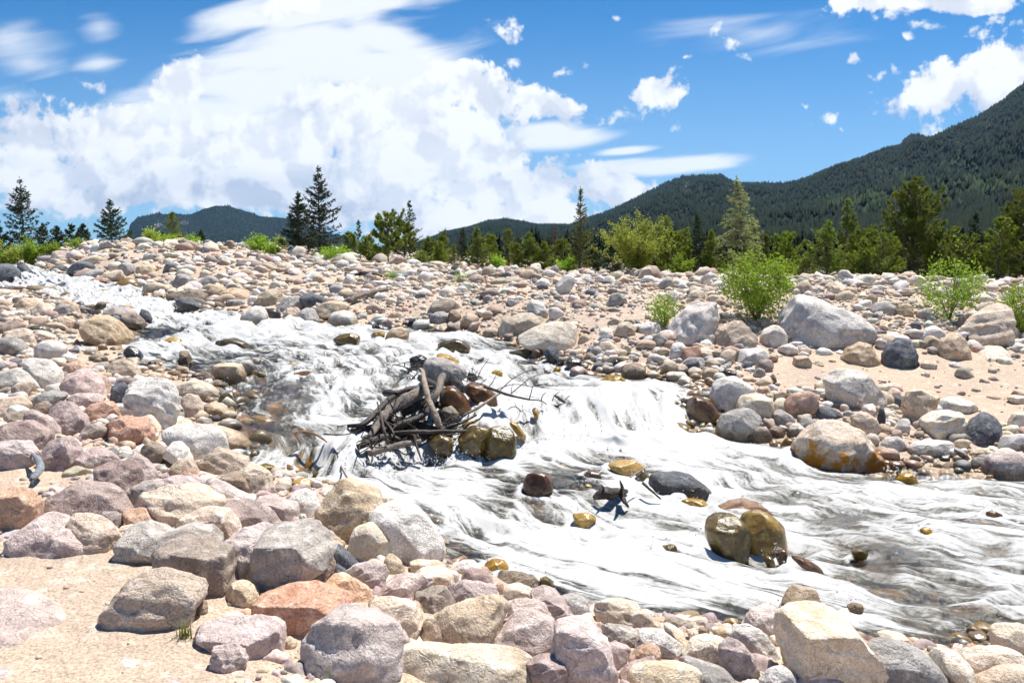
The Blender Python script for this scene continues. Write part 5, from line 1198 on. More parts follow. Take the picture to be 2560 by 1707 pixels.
# ---------------------------------------------------------------- the uncountable smaller stones between them
def cobbles(name, label, n, seed, vr, ur, size, pal, inwater=False, dens=None, sub=1, sink=.25, thin=1.0, rough=.2):
    """n stones scattered over the part of the bank seen between v range vr, sizes in photograph pixels at that distance"""
    rng = np.random.default_rng(seed)
    y0 = hit(1280 if not inwater else 1280, vr[1], surf); u = rng.uniform(*ur, n*2)
    yy = np.exp(rng.uniform(math.log(vr[2]), math.log(vr[3]), n*2)); xx = (u-CX)/F*yy
    z = gz(xx, yy); d = sdist(xx, yy); U, V = project(xx, yy, z)
    k = (d < -.05) if inwater else (d > -.12)
    k &= rng.random(n*2) > .93*sand(U, V)
    if dens is not None: k &= rng.random(n*2) < dens(U, V, d)
    for q in _rocks:                                              # nothing lies in front of the described boulders
        if q['w'] < 26: continue
        m_ = (((U-q['c'][0])/(q['w']*.52))**2+((V-q['c'][1])/(q['h']*.54))**2 < 1) & (yy < q['loc'][1]+.1)
        k &= ~m_
    xx, yy, z, d, U, V = [a[k][:n] for a in (xx, yy, z, d, U, V)]; n = len(xx)
    sp = size[0]*np.exp(rng.normal(0, size[1], n)); sp = np.clip(sp, size[2], size[3])
    r = sp*.5*yy/F
    S, Fc = ICO[sub]; PR = []
    for q in range(24):
        o = rng.uniform(0, 50, 3); s = S.copy()
        for _ in range(8):
            nn = rng.normal(size=3); nn /= np.linalg.norm(nn); s -= np.outer(np.maximum(s@nn-rng.uniform(.55, .82), 0)*.95, nn)
        s *= (1+rough*vnoise(S[:, 0]*1.7+o[0], S[:, 1]*1.7+o[1], S[:, 2]*1.7+o[2], seed=q))[:, None]; PR.append(s)
    PR = np.array(PR); pi = rng.integers(0, 24, n)
    sc = np.stack([rng.uniform(.85, 1.35, n), rng.uniform(.8, 1.2, n), rng.uniform(.55, .95, n)], 1)
    V3 = PR[pi]*sc[:, None]
    t1 = rng.normal(0, .25, n); c1, s1 = np.cos(t1)[:, None], np.sin(t1)[:, None]
    V3 = np.stack([V3[..., 0], V3[..., 1]*c1-V3[..., 2]*s1, V3[..., 1]*s1+V3[..., 2]*c1], -1)
    a = rng.random(n)*6.28; ca, sa = np.cos(a)[:, None], np.sin(a)[:, None]
    V3 = np.stack([V3[..., 0]*ca-V3[..., 1]*sa, V3[..., 0]*sa+V3[..., 1]*ca, V3[..., 2]], -1)*r[:, None, None]
    cen = np.stack([xx, yy, z+r*(.55-sink-.35*rng.random(n))], 1)
    V3 = V3+cen[:, None]
    pal = np.array(pal); wts = pal[:, 3]/pal[:, 3].sum(); ci = rng.choice(len(pal), n, p=wts)
    col = pal[ci, :3]*rng.uniform(.8, 1.18, (n, 1))*(1+rng.normal(0, .03, (n, 3)))
    nv = len(S); wl = Wz(xx, yy)
    wet = np.where((d < .6)[:, None], 1-sstep(V3[..., 2]-wl[:, None], .05, .17), 0) if not inwater else np.ones((n, nv))*.75
    F2 = (Fc[None]+(np.arange(n)*nv)[:, None, None]).reshape(-1, 3)
    o = mesh(name, V3.reshape(-1, 3), F2, M['cobble'], attrs={'col': np.repeat(col, nv, 0), 'wet': wet.ravel()})
    return tag(o, label, 'stones', kind='stuff')
PALF = [(.53,.42,.31,6),(.66,.57,.46,6),(.64,.60,.54,5),(.38,.35,.32,2.5),(.18,.18,.19,1.4),(.42,.31,.23,3),(.50,.34,.25,1.4),(.29,.24,.20,2)]
PALN = [(.50,.39,.35,5),(.38,.29,.27,3),(.54,.43,.32,4),(.68,.57,.45,3),(.50,.32,.23,1.6),(.62,.58,.52,2),(.29,.24,.21,1.5)]
PALW = [(.30,.20,.06,3),(.16,.12,.06,3),(.36,.26,.10,2),(.10,.08,.06,2),(.40,.33,.22,1)]
# vr = (-, -, nearest, farthest distance in metres)
far_d = lambda U, V, d: np.clip(.95+.6*vnoise(U/110, V/28, seed=4), .35, 1)
cobbles('far_bank_cobbles', 'sunlit jumble of rounded cobbles covering the far bank up to its crest', 11200, 21, (0, 700, 12.5, 56), (-500, 3100), (13, .5, 5, 34), PALF, dens=far_d)
cobbles('far_bank_larger_cobbles', 'larger rounded stones scattered through the cobbles of the far bank', 3700, 22, (0, 700, 13, 50), (-500, 3100), (26, .35, 16, 56), PALF, dens=far_d, sub=2)
cobbles('middle_bank_cobbles', 'mixed cobbles filling the gaps between boulders along both banks', 5400, 23, (0, 900, 6.2, 13.5), (-400, 3100), (21, .5, 7, 48), PALF, sub=2, dens=lambda U, V, d: np.where((U < 800), .8, 1))
cobbles('near_bank_cobbles', 'pink and tan stones filling the gaps between the foreground boulders', 1500, 24, (0, 1400, 2.9, 6.3), (-60, 2640), (38, .4, 18, 70), PALN, sub=3, sink=.55, dens=lambda U, V, d: 1-np.clip(sand(U, V)*1.6, 0, 1))
cobbles('near_bank_pebbles', 'loose gravel and pebbles lying on the sand of the near bank', 11000, 25, (0, 1400, 2.7, 8), (-60, 2640), (6, .6, 2.2, 22), PALN, sub=1, sink=.2, dens=lambda U, V, d: .25+.75*sstep(vnoise(U/60, V/40, seed=6), -.3, .5))
cobbles('far_sand_pebbles', 'small pebbles strewn over the sandy flat and slopes of the far bank', 11000, 26, (0, 900, 8.6, 30), (900, 2640), (6, .4, 2.5, 12), PALF, sub=1, sink=.2)
cobbles('streambed_cobbles', 'brown and golden cobbles under the clear parts of the stream', 3000, 27, (0, 900, 3.6, 30), (-60, 2640), (30, .5, 10, 70), PALW, inwater=True, sub=2, sink=.35)
# ---------------------------------------------------------------- driftwood
def tube(P, Rd, m=12, rough=.12, seed=0, n=None, kx=3.):
    P = np.asarray(P, float); Rd = np.asarray(Rd, float)
    if len(P) < 3: P = np.vstack([P[0], P.mean(0), P[-1]]); Rd = np.array([Rd[0], Rd.mean(), Rd[-1]])
    i = np.arange(len(P)); n = n or max(14, len(P)*8); t = np.linspace(0, len(P)-1, n)
    Q = np.vstack([2*P[0]-P[1], P, 2*P[-1]-P[-2]]); out = []
    for tt in t:
        k = min(int(tt), len(P)-2); f = tt-k; p0, p1, p2, p3 = Q[k:k+4]
        out.append(.5*((2*p1)+(p2-p0)*f+(2*p0-5*p1+4*p2-p3)*f*f+(3*p1-p0-3*p2+p3)*f**3))
    C_ = np.array(out); r = np.interp(t, i, Rd)
    T = np.gradient(C_, axis=0); T /= np.linalg.norm(T, axis=1)[:, None]
    up = np.array([0, .3, 1.]); A = np.cross(T, up); A /= np.linalg.norm(A, axis=1)[:, None]; B = np.cross(T, A)
    a = np.arange(m)*2*np.pi/m; s = np.linspace(0, 1, n)
    L = np.linalg.norm(np.diff(C_, axis=0), axis=1).sum(); rr = max(r.mean(), 1e-3)
    nz = fbm(np.cos(a)[None]*1.6+seed, np.sin(a)[None]*1.6+0*s[:, None], (s*L/rr/kx)[:, None]+0*a[None], oct=3, seed=seed)
    R_ = r[:, None]*(1+rough*2*nz)
    V = C_[:, None]+A[:, None]*(np.cos(a)[None]*R_)[..., None]+B[:, None]*(np.sin(a)[None]*R_)[..., None]
    V = V.reshape(-1, 3); F_ = []
    for k in range(n-1):
        for q in range(m): F_.append((k*m+q, k*m+(q+1) % m, (k+1)*m+(q+1) % m, (k+1)*m+q))
    c0, c1 = len(V), len(V)+1; V = np.vstack([V, C_[0]-T[0]*rr*.15, C_[-1]+T[-1]*rr*.15])
    for q in range(m): F_ += [(c0, (q+1) % m, q, q), (c1, (n-1)*m+q, (n-1)*m+(q+1) % m, (n-1)*m+(q+1) % m)]
    return V, F_
def pymesh(name, V, F_, mat, parent=None):
    me = bpy.data.meshes.new(name)
    F_ = [tuple(dict.fromkeys(f)) for f in F_]
    me.from_pydata([tuple(v) for v in V], [], F_); me.materials.append(mat)
    me.polygons.foreach_set('use_smooth', np.ones(len(me.polygons), bool))
    o = bpy.data.objects.new(name, me); C.objects.link(o); o.parent = parent; return o
def lift(h): return lambda x, y: surf(x, y)+h
def tpt(T, x, y, h):
    ox, oy = TILE[T]; u, v = ox+x*900/2325, oy+y*900/2325
    p = hit(u, v, lift(h), 3, 60)
    if p is None: p = (float(ray(u, v)[0]*9), 9.)
    return np.array([p[0], p[1], float(surf(p[0], p[1]))+h])
def stick(name, T, pts, rad, h, mat, label=None, cat=None, group=None, parent=None, rough=.2, m=14, seed=1):
    """pts: tile pixels; h: height above the ground or water at each point; rad: radius in tile pixels"""
    hs = h if isinstance(h, (list, tuple)) else [h]*len(pts)
    P = np.array([tpt(T, x, y, hh) for (x, y), hh in zip(pts, hs)])
    rs = np.interp(np.linspace(0, 1, len(pts)), np.linspace(0, 1, len(rad)), rad)*(900/2325)*P[:, 1]/F
    base = P[0].copy(); V, F_ = tube(P-base, rs, m=m, rough=rough, seed=seed)
    o = pymesh(name, V, F_, mat, parent)
    if parent is None: o.location = base
    else: o.location = base-np.array(parent.location)
    if label: tag(o, label, cat, group)
    return o
G = 'driftwood caught in the jam'
stick('driftwood_log', 5, [(525,975),(430,1035),(340,1092),(265,1170),(190,1275)], [36,40,38,30,16], [.30,.27,.23,.19,.13], M['log'], 'thick grey weathered log sloping down left through the driftwood pile', 'driftwood', G, seed=3)
stick('driftwood_log', 5, [(533,845),(548,930),(575,1040),(615,1130),(645,1210)], [13,17,20,22,20], [.42,.45,.42,.36,.26], M['pole'], 'peeled tan pole standing up the middle of the driftwood pile', 'driftwood', G, seed=4)
stick('driftwood_log', 5, [(660,880),(632,980),(590,1060),(550,1130)], [24,22,19,14], [.36,.36,.30,.22], M['log'], 'short grey forked log leaning right of the peeled tan pole', 'driftwood', G, seed=5)
stick('driftwood_log', 5, [(288,990),(360,990),(440,965),(535,955),(600,950)], [20,19,18,16,12], [.22,.25,.26,.28,.28], M['wetlog'], 'dark log end sticking out left above the thick grey log', 'driftwood', G, seed=6)
stick('driftwood_log', 5, [(50,1200),(150,1190),(250,1100),(330,1020),(385,1005)], [12,18,20,18,14], [.10,.18,.22,.22,.2], M['wetlog'], 'black soaked log behind the lower end of the thick grey log', 'driftwood', G, seed=7)
stick('driftwood_log', 5, [(340,1245),(480,1240),(640,1238),(820,1232)], [12,15,14,9], [.20,.26,.28,.26], M['wetlog'], 'long dark level pole across the foot of the driftwood pile', 'driftwood', G, seed=8)
stick('driftwood_log', 5, [(115,1340),(200,1300),(300,1270),(400,1290)], [20,24,22,16], [.14,.18,.18,.16], M['wetlog'], 'wet black log at the lower left of the driftwood pile', 'driftwood', G, seed=9)
stick('driftwood_log', 5, [(190,1375),(300,1345),(420,1315),(520,1300)], [22,22,20,16], [.16,.18,.2,.2], M['log'], 'water-washed brown log lying lowest in the pile above the little fall', 'driftwood', G, seed=10)
stick('driftwood_log', 5, [(345,1215),(430,1180),(520,1140),(570,1115)], [30,28,22,14], [.20,.24,.28,.26], M['wetlog'], 'split dark log with torn fibres between the grey log and the tan pole', 'driftwood', G, rough=.3, seed=11)
stick('driftwood_log', 5, [(400,1120),(500,1070),(600,1010),(660,960)], [26,30,26,18], [.14,.16,.18,.2], M['wetlog'], 'black log in the shade under the thick grey log', 'driftwood', G, seed=12)
stick('driftwood_log', 5, [(560,1300),(680,1215),(780,1180),(880,1130)], [8,11,11,6], [.14,.22,.24,.22], M['wetlog'], 'dark crooked limb lying over the olive wet boulders', 'driftwood', G, seed=13)
stick('driftwood_log', 5, [(470,1180),(560,1210),(650,1225),(720,1215)], [24,26,22,12], [.14,.18,.2,.2], M['wetlog'], 'short black stump of wood under the foot of the peeled tan pole', 'driftwood', G, rough=.25, seed=14)
for q, (pp, rr, hh, lb) in enumerate([
    ([(70,1225),(180,1215),(300,1190),(420,1150)],[12,20,22,16],.12,'black waterlogged limb low on the upstream side of the pile'),
    ([(130,1290),(260,1240),(420,1200),(560,1180)],[16,24,26,18],.10,'black waterlogged trunk buried in the middle of the pile'),
    ([(330,1310),(450,1275),(600,1265),(720,1260)],[16,22,20,12],.10,'black waterlogged branch under the long level pole'),
    ([(420,1050),(520,1040),(620,1060),(720,1110)],[20,26,24,14],.12,'black waterlogged trunk between the grey log and the chestnut boulder'),
    ([(250,1120),(330,1160),(430,1230),(500,1290)],[14,18,18,12],.16,'black limb running across under the lower end of the thick grey log'),
    ([(700,880),(760,930),(800,960)],[26,30,20],.12,'short black root lump under the grey boulder'),
    ([(520,890),(580,930),(640,960)],[22,30,24],.14,'short black wood lump left under the grey boulder')]):
    stick('driftwood_log', 5, pp, rr, hh, M['wetlog'], lb, 'driftwood', G, rough=.28, seed=80+q)
stick('driftwood_stick', 5, [(240,1045),(262,1120),(285,1230),(318,1330)], [5,8,9,6], [.42,.38,.30,.16], M['twig'], 'upright dark stick at the left of the driftwood pile', 'driftwood', G, seed=15)
stick('driftwood_stick', 5, [(478,1260),(495,1330),(528,1425)], [9,8,6], [.28,.2,.1], M['wetlog'], 'dark stick dangling into the little fall below the pile', 'driftwood', G, seed=16)
stick('driftwood_stick', 5, [(1035,985),(950,1045),(870,1095),(800,1130)], [8,9,10,7], [.30,.30,.28,.24], M['pole'], 'pale bare limb rising right from the driftwood pile', 'driftwood', G, seed=17)
stick('driftwood_stick', 5, [(230,1150),(300,1180),(350,1260),(330,1290)], [7,8,8,6], [.2,.26,.24,.1], M['wetlog'], 'short crooked dark stick crossing the end of the thick grey log', 'driftwood', G, seed=18)
stick('driftwood_stick', 5, [(-20,1385),(10,1470),(50,1540),(72,1568)], [4,6,6,4], [.1,.08,.06,.05], M['twig'], 'thin bare stick in the water left of the large dark-faced tan boulder', 'driftwood', G, seed=19)
br = stick('dead_branch', 5, [(935,945),(1000,970),(1100,1003),(1225,1030)], [11,10,8,6], [.34,.32,.30,.26], M['twig'], 'long dark dead branch with upturned twigs reaching right over the white water', 'dead branch', G, seed=20)
for q, (pp, rr, hh) in enumerate([([(960,948),(990,910),(1020,842)],[4,3,2],[.34,.40,.50]), ([(1030,975),(1110,900),(1190,855),(1275,836)],[4,3,2],[.32,.4,.44,.46]),
     ([(1105,992),(1160,945),(1240,885),(1340,856)],[4,3,2],[.32,.38,.44,.46]), ([(1222,1026),(1238,970),(1250,910)],[4,3,2],[.28,.36,.44]),
     ([(1010,965),(1100,935),(1180,935),(1250,952)],[3,3,2],[.32,.36,.36,.34]), ([(1225,1030),(1290,1036),(1335,1060)],[5,4,3],[.26,.2,.12]),
     ([(1300,1036),(1308,1005),(1330,985)],[4,3,2],[.2,.26,.3]), ([(885,900),(910,840),(962,765)],[4,3,2],[.36,.45,.55]), ([(905,930),(930,910),(948,895)],[3,2,2],[.34,.38,.4]), ([(1105,985),(1110,950),(1118,925)],[3,2,2],[.3,.34,.38])]):
    stick('twig', 5, pp, rr, hh, M['twig'], parent=br, m=6, rough=.05, seed=30+q)
ch = stick('driftwood_stick', 5, [(1388,1005),(1420,1025),(1455,1050)], [7,12,8], [.12,.1,.06], M['twig'], 'dark chunk of wood with two thin twigs at the top of the fall', 'driftwood', G, seed=50)
stick('twig', 5, [(1370,1040),(1385,1005),(1418,978)], [3,3,2], [.06,.14,.2], M['twig'], parent=ch, m=6, rough=.05)
stick('twig', 5, [(1455,1032),(1470,1015),(1487,1003)], [3,3,2], [.08,.12,.16], M['twig'], parent=ch, m=6, rough=.05)
stick('bent_twig', 4, [(1945,1312),(1920,1275),(1905,1252),(1950,1235),(2020,1248),(2080,1280),(2118,1312)], [6,6,6,7,7,6,4], [.0,.06,.1,.14,.14,.08,.0], M['dryw'] if 'dryw' in M else M['pole'], 'arched reddish twig sticking out of the rippling water left of the pile', 'twig', seed=52, m=8, rough=.05)
stump = stick('broken_stump', 2, [(1640,370),(1690,350),(1740,340),(1850,330)], [14,34,40,16], [.06,.12,.12,.06], M['wetlog'], 'jagged black broken stump wedged in the rapids left of the charcoal oval boulder', 'driftwood', rough=.35, seed=60)
stick('spike', 2, [(1695,350),(1700,315),(1692,290)], [16,10,3], [.12,.18,.24], M['wetlog'], parent=stump, rough=.3, m=8, seed=61)
stick('spike', 2, [(1815,350),(1822,310),(1808,262)], [18,12,4], [.1,.2,.3], M['wetlog'], parent=stump, rough=.3, m=8, seed=62)
stick('spike', 2, [(1820,360),(1840,400),(1862,430)], [16,14,8], [.1,.08,.03], M['wetlog'], parent=stump, rough=.3, m=8, seed=63)
stick('driftwood_stick', 2, [(1875,240),(1915,212),(1962,182)], [5,6,4], [.24,.26,.28], M['pole'], 'thin tan stick lying across the golden boulder upstream of the charcoal oval', 'driftwood', seed=64, m=8)
stick('driftwood_stick', 2, [(1955,275),(2010,325),(2072,380)], [9,8,5], [.18,.14,.08], M['wetlog'], 'dark reddish stick leaning left of the charcoal oval boulder', 'driftwood', seed=65, m=8)
stick('bent_driftwood', 1, [(205,85),(240,120),(262,170),(240,220),(205,250),(215,285)], [8,22,26,22,16,4], [.10,.12,.10,.08,.07,.02], M['bluewood'], 'bent blue-grey piece of driftwood curving over the sand at the left edge', 'driftwood', seed=66)
stick('driftwood_log', 5, [(95,225),(150,218),(210,222),(268,232)], [8,15,14,8], [.1,.14,.14,.1], M['wetlog'], 'dark half-buried log on the far bank left of the twin-trunk pine', 'driftwood', seed=67)
stick('driftwood_log', 5, [(60,392),(140,355),(220,335),(310,318)], [16,17,15,10], [.12,.16,.16,.16], M['log'], 'long grey log lying among cobbles on the far bank below the twin-trunk pine', 'driftwood', seed=68)

# the fine debris nobody could count, wedged between the logs
def tangle():
    rng = np.random.default_rng(9); VV, FF, o = [], [], 0
    spots = [(250,1200,170,60), (420,1210,150,60), (600,1220,140,40), (300,1120,100,50), (560,1080,80,50), (180,1310,90,40), (720,1220,110,30), (480,820,60,30), (850,885,40,30)]
    for k in range(150):
        cx, cy, rx, ry = spots[rng.integers(0, len(spots))]; c = tpt(5, cx+rng.normal(0, rx*.55), cy+rng.normal(0, ry*.55), .04+.22*rng.random())
        d = rng.normal(0, 1, 3)*[1, .8, .45]; d /= np.linalg.norm(d); L = rng.uniform(.12, .5); b = rng.normal(0, .05, 3)
        v, f = tube(np.array([c-d*L/2, c+b*L*2, c+d*L/2]), [rng.uniform(.003, .011), .007, .002], m=5, rough=.25, seed=k, n=7)
        VV.append(v); FF += [tuple(int(q)+o for q in t) for t in f]; o += len(v)
    tag(pymesh('twig_tangle', np.vstack(VV), FF, M['wetlog']), 'tangle of fine broken twigs wedged between the logs of the driftwood pile', 'twigs', kind='stuff')
tangle()
# ---------------------------------------------------------------- trees and shrubs
def tris_at(rng, P, Dv, ln, wd):
    """one long thin triangle per point, pointing along Dv"""
    n = len(P); q = rng.normal(size=(n, 3)); s = np.cross(Dv, q); s /= np.linalg.norm(s, axis=1)[:, None]+1e-9
    a = P-s*wd[:, None]*.5; b = P+s*wd[:, None]*.5; c = P+Dv*ln[:, None]
    return np.stack([a, b, c], 1).reshape(-1, 3)
def unit(v): return v/(np.linalg.norm(v, axis=1)[:, None]+1e-9)
def thin_tube(P0, P1, r0, r1, m=4):
    n = len(P0); D = unit(P1-P0); A = unit(np.cross(D, np.array([.3, .2, 1.]))); B = np.cross(D, A); a = np.arange(m)*2*np.pi/m
    ring = A[:, None]*np.cos(a)[None, :, None]+B[:, None]*np.sin(a)[None, :, None]
    V = np.concatenate([P0[:, None]+ring*r0[:, None, None], P1[:, None]+ring*r1[:, None, None]], 1).reshape(-1, 3)
    o = np.arange(n)*2*m; Fq = np.stack([np.stack([o+k, o+(k+1) % m, o+m+(k+1) % m, o+m+k], -1) for k in range(m)], 1).reshape(-1, 4)
    return V, Fq
def conifer(h, w, seed, kind, dense=1.0, lean=0.0, bare=.06, px=.03):
    """px: metres one render pixel covers at the tree; keeps tufts just resolvable"""
    rng = np.random.default_rng(seed); R0 = w/2
    par = dict(spruce=(-.10, .28, .85, 1.0), pine=(.30, .25, .62, 1.35), thin=(.0, .3, .9, .8), young=(.12, .2, .95, 1.1), feather=(.35, -.55, .8, 1.1))[kind]
    a, b, pw, tl = par
    nb = int(np.clip(h/(px*2.2), 16, 46)*5.2*dense*(.62 if kind == 'pine' else 1))
    t = np.sort(rng.random(nb)**.92); z0 = h*(bare+(.97-bare)*t)
    prof = (1-t)**pw*(.72+.28*np.minimum(t/.12, 1))
    gap = .72+.5*rng.random(nb)
    if kind == 'pine': gap = .45+.75*rng.random(nb)
    sector = 1+.30*np.sin(rng.random()*6.28+np.arange(nb)*0)  # asymmetry
    L = np.maximum(R0*prof*gap, px*1.5); ph = rng.random(nb)*6.28
    L = L*(1+.22*np.cos(ph-rng.random()*6.28))
    a_ = a+.18*rng.normal(size=nb)+.5*t; tw = z0/h
    def pos(s, i):
        x = np.cos(ph[i])*L[i]*s; y = np.sin(ph[i])*L[i]*s; z = z0[i]+L[i]*(a_[i]*s+b*s*s)
        return np.stack([x+lean*h*(z/h)**2, y, z], 1)
    sp = max(px*1.1, .05); cnt = np.maximum((L/sp*1.25*tl).astype(int), 3); i = np.repeat(np.arange(nb), cnt)
    s = rng.random(len(i))**.62
    if kind == 'pine': s = .35+.65*rng.random(len(i))**.5
    P = pos(s, i); side = rng.normal(0, 1, len(i))*L[i]*.20*(1.12-s)*(1.0 if kind != 'feather' else .6)
    P[:, 0] += -np.sin(ph[i])*side; P[:, 1] += np.cos(ph[i])*side; P[:, 2] += rng.normal(0, .03, len(i))*L[i]
    k = 4 if kind != 'pine' else 6; P = np.repeat(P, k, 0); i = np.repeat(i, k)
    out = np.stack([np.cos(ph[i]), np.sin(ph[i]), np.full(len(i), .25 if kind != 'pine' else .8)], 1)
    Dv = unit(out*1.0+rng.normal(0, .75 if kind != 'pine' else .7, (len(i), 3)))
    ln = np.maximum(px*2.3, .07)*(.6+.8*rng.random(len(i)))*tl; wd = ln*(.34 if kind != 'feather' else .22)
    V = tris_at(rng, P, Dv, ln, wd)
    # leader
    m_ = 26; zt = h*(.86+.14*rng.random(m_)); PL = np.stack([lean*h*(zt/h)**2+0*zt, 0*zt, zt], 1)
    V = np.vstack([V, tris_at(rng, PL, unit(rng.normal(0, .5, (m_, 3))+np.array([0, 0, 1.1])), np.full(m_, px*2.6), np.full(m_, px*1.0))])
    Fc = np.arange(len(V)).reshape(-1, 3); tone = np.repeat(rng.random(len(Fc)), 3)
    zs = np.linspace(0, h*.98, 9); tr = np.stack([lean*h*(zs/h)**2, 0*zs, zs], 1); r0 = max(.014*h, .03)
    rr = r0*(1-zs/h*.92); V1, F1 = thin_tube(tr[:-1], tr[1:], rr[:-1], rr[1:], 7)
    e = np.full(nb, .92); PB0 = pos(np.zeros(nb), np.arange(nb)); PB1 = pos(e*.5, np.arange(nb)); PB2 = pos(e, np.arange(nb))
    V2, F2 = thin_tube(PB0, PB1, L*.018+.006, L*.011+.004, 3); V3, F3 = thin_tube(PB1, PB2, L*.011+.004, L*.003+.002, 3)
    VT = np.vstack([V1, V2, V3]); FT = np.vstack([F1, F2+len(V1), F3+len(V1)+len(V2)])
    return (V, Fc, tone), (VT, FT)
def leafy(h, w, seed, nst=14, leaf=.05, nleaf=5000, spread=1.0, arch=.35, top=1.0, lo=.12, clump=False):
    rng = np.random.default_rng(seed); ph = rng.random(nst)*6.28; out = np.sqrt(rng.random(nst))*w/2*spread; hh = h*(1-.45*(out/(w/2))**2)*(.75+.25*rng.random(nst)); hh[0] = h*top; out[0] *= .25
    def pos(s, i):
        r = out[i]*(s*(1-arch)+arch*s*s*1.0+.0); z = hh[i]*(s**.85)
        wob = .05*w*np.sin(s*5+i*1.7); return np.stack([np.cos(ph[i])*r+wob*s, np.sin(ph[i])*r-wob*s*.6, z], 1)
    ns = nst*7; si = rng.integers(0, nst, ns); s0 = lo+.3*rng.random(ns)+(.5-.0)*rng.random(ns); A = pos(np.minimum(s0, 1), si)
    sd_ = unit(rng.normal(0, 1, (ns, 3))+np.array([0, 0, .9])); sl = w*(.08+.13*rng.random(ns)); B = A+sd_*sl[:, None]
    if clump:
        nc = ns; A = pos(.25+.6*rng.random(nc), rng.integers(0, nst, nc)); q = rng.normal(size=(nc, 3)); q /= np.linalg.norm(q, axis=1)[:, None]; q *= (.35+.65*rng.random(nc)[:, None]**.4)
        B = np.stack([q[:, 0]*w*.5, q[:, 1]*w*.5, h*(.52+.46*q[:, 2]*np.where(q[:, 2] < 0, .9, 1))], 1); si = si
        near_ = np.argmin(((A[None]-B[:, None])**2).sum(-1), 1); A = A[near_]
    kmain = rng.random(nleaf) < (.12 if clump else .35); i = rng.integers(0, nst, nleaf); s = lo+(1-lo)*rng.random(nleaf)**.8; Pm = pos(s, i)
    j = rng.integers(0, ns, nleaf); f = (rng.random(nleaf)[:, None] if not clump else .55+.5*rng.random(nleaf)[:, None]**.6); Ps = A[j]*(1-f)+B[j]*f
    P = np.where(kmain[:, None], Pm, Ps)+rng.normal(0, leaf*(.8 if not clump else 1.7), (nleaf, 3)); P[:, 2] = np.maximum(P[:, 2], .02)
    D = unit(rng.normal(0, 1, (nleaf, 3))+np.array([0, 0, .5])); S = unit(np.cross(D, rng.normal(size=(nleaf, 3)))); l = leaf*(.6+.8*rng.random(nleaf))[:, None]
    V = np.stack([P, P+D*l*.5+S*l*.30, P+D*l, P+D*l*.5-S*l*.30], 1).reshape(-1, 3); Fc = np.arange(len(V)).reshape(-1, 4)
    tone = np.repeat(rng.random(nleaf), 4); si_ = np.arange(nst); segs = np.linspace(0, 1, 7); VT, FT, o = [], [], 0
    for a, b in zip(segs[:-1], segs[1:]):
        v, f_ = thin_tube(pos(np.full(nst, a), si_), pos(np.full(nst, b), si_), np.full(nst, .006*h*(1.1-a)+.002), np.full(nst, .006*h*(1.1-b)+.002), 4); VT.append(v); FT.append(f_+o); o += len(v)
    v, f_ = thin_tube(A, B, np.full(ns, .0035*h+.001), np.full(ns, .001*h+.001), 3); VT.append(v); FT.append(f_+o)
    return (V, Fc, tone), (np.vstack(VT), np.vstack(FT))
def ground_at(u, Y): x = (u-CX)/F*Y; return x, Y, float(gz(x, Y))
_n = [0]
def plant(kind, u, vt, wpx, Y, label, mat=None, grp=None, cat='tree', **kw):
    _n[0] += 1; seed = 400+_n[0]; x, y, z = ground_at(u, Y); z -= .04
    if kw.get('lean'): x -= kw['lean']*1.6
    zt = CAMZ+float(ray(u, vt)[1])*Y; h = max(zt-z, .3); w = wpx*Y/F*(1.3 if kind in ('willow', 'low') else 1.0 if kind == 'shrub' else 1.18); px = Y/796.
    nm = dict(spruce='spruce_tree', thin='spruce_tree', pine='pine_tree', young='young_fir_tree', feather='feathery_conifer_tree', willow='willow_bush', shrub='leafy_shrub', low='low_shrub')[kind]
    root = empty(nm, (x, y, z)); tag(root, label, cat, grp)
    if kind in ('willow', 'shrub', 'low'):
        dens = kw.pop('n', None) or int(np.clip(wpx*(h*F/Y)*.55, 700, 9000))
        (V, Fc, tn), (VT, FT) = leafy(h, w, seed, leaf=max(px*2.0, .03)*kw.pop('leafk', 1), nleaf=dens, nst=kw.pop('nst', 14), **kw)
        m = M[mat or 'leafy']; cr = 'foliage'; st = 'stems'
    else:
        (V, Fc, tn), (VT, FT) = conifer(h, w, seed, kind, px=px, **kw); m = M[mat or 'spruce']; cr = 'crown'; st = 'trunk'
    root.rotation_euler[2] = 0
    mesh(cr, V, Fc, m, root, smooth=False, attrs={'tone': tn}); mesh(st, VT, FT, M['bark'], root)
    return root
GL, GM, GR = 'trees on the left skyline', 'trees along the middle of the crest', 'trees behind the right bank'
T = plant
T('pine', -8, 548, 60, 48, 'dark spruce cut by the left edge of the picture', 'spruce', GL)
T('spruce', 69, 444, 112, 47, 'tall open spruce with upswept branches at the far left', 'spruce', GL, dense=.62)
T('spruce', 118, 560, 36, 50, 'small spruce touching the right side of the tall far-left spruce', 'spruce', GL)
T('spruce', 154, 567, 46, 50, 'small dark round-topped spruce right of the tall far-left one', 'spruce', GL)
T('pine', 187, 566, 34, 52, 'sparse see-through little pine on the left skyline', 'spruce', GL, dense=.6)
T('spruce', 219, 562, 42, 50, 'small pointed spruce left of the dark solitary spruce', 'spruce', GL)
T('spruce', 287, 500, 80, 46, 'dark solitary spruce just left of the distant mountain', 'spruce', GL)
T('spruce', 440, 531, 62, 49, 'olive spruce standing before the distant mountain', 'pine', GL, dense=.8)
T('thin', 509, 578, 24, 50, 'tiny spruce top in front of the distant mountain', 'spruce', GL)
T('spruce', 752, 481, 92, 41, 'shorter dense spruce of the close pair in front of the cloud bank', 'spruce', GM, dense=1.15)
T('spruce', 803, 416, 108, 43, 'tallest spruce of all right of its shorter twin', 'spruce', GM, dense=.75)
T('thin', 900, 553, 30, 46, 'slim pointed spruce between the spruce pair and the twin-trunk pine', 'spruce', GM)
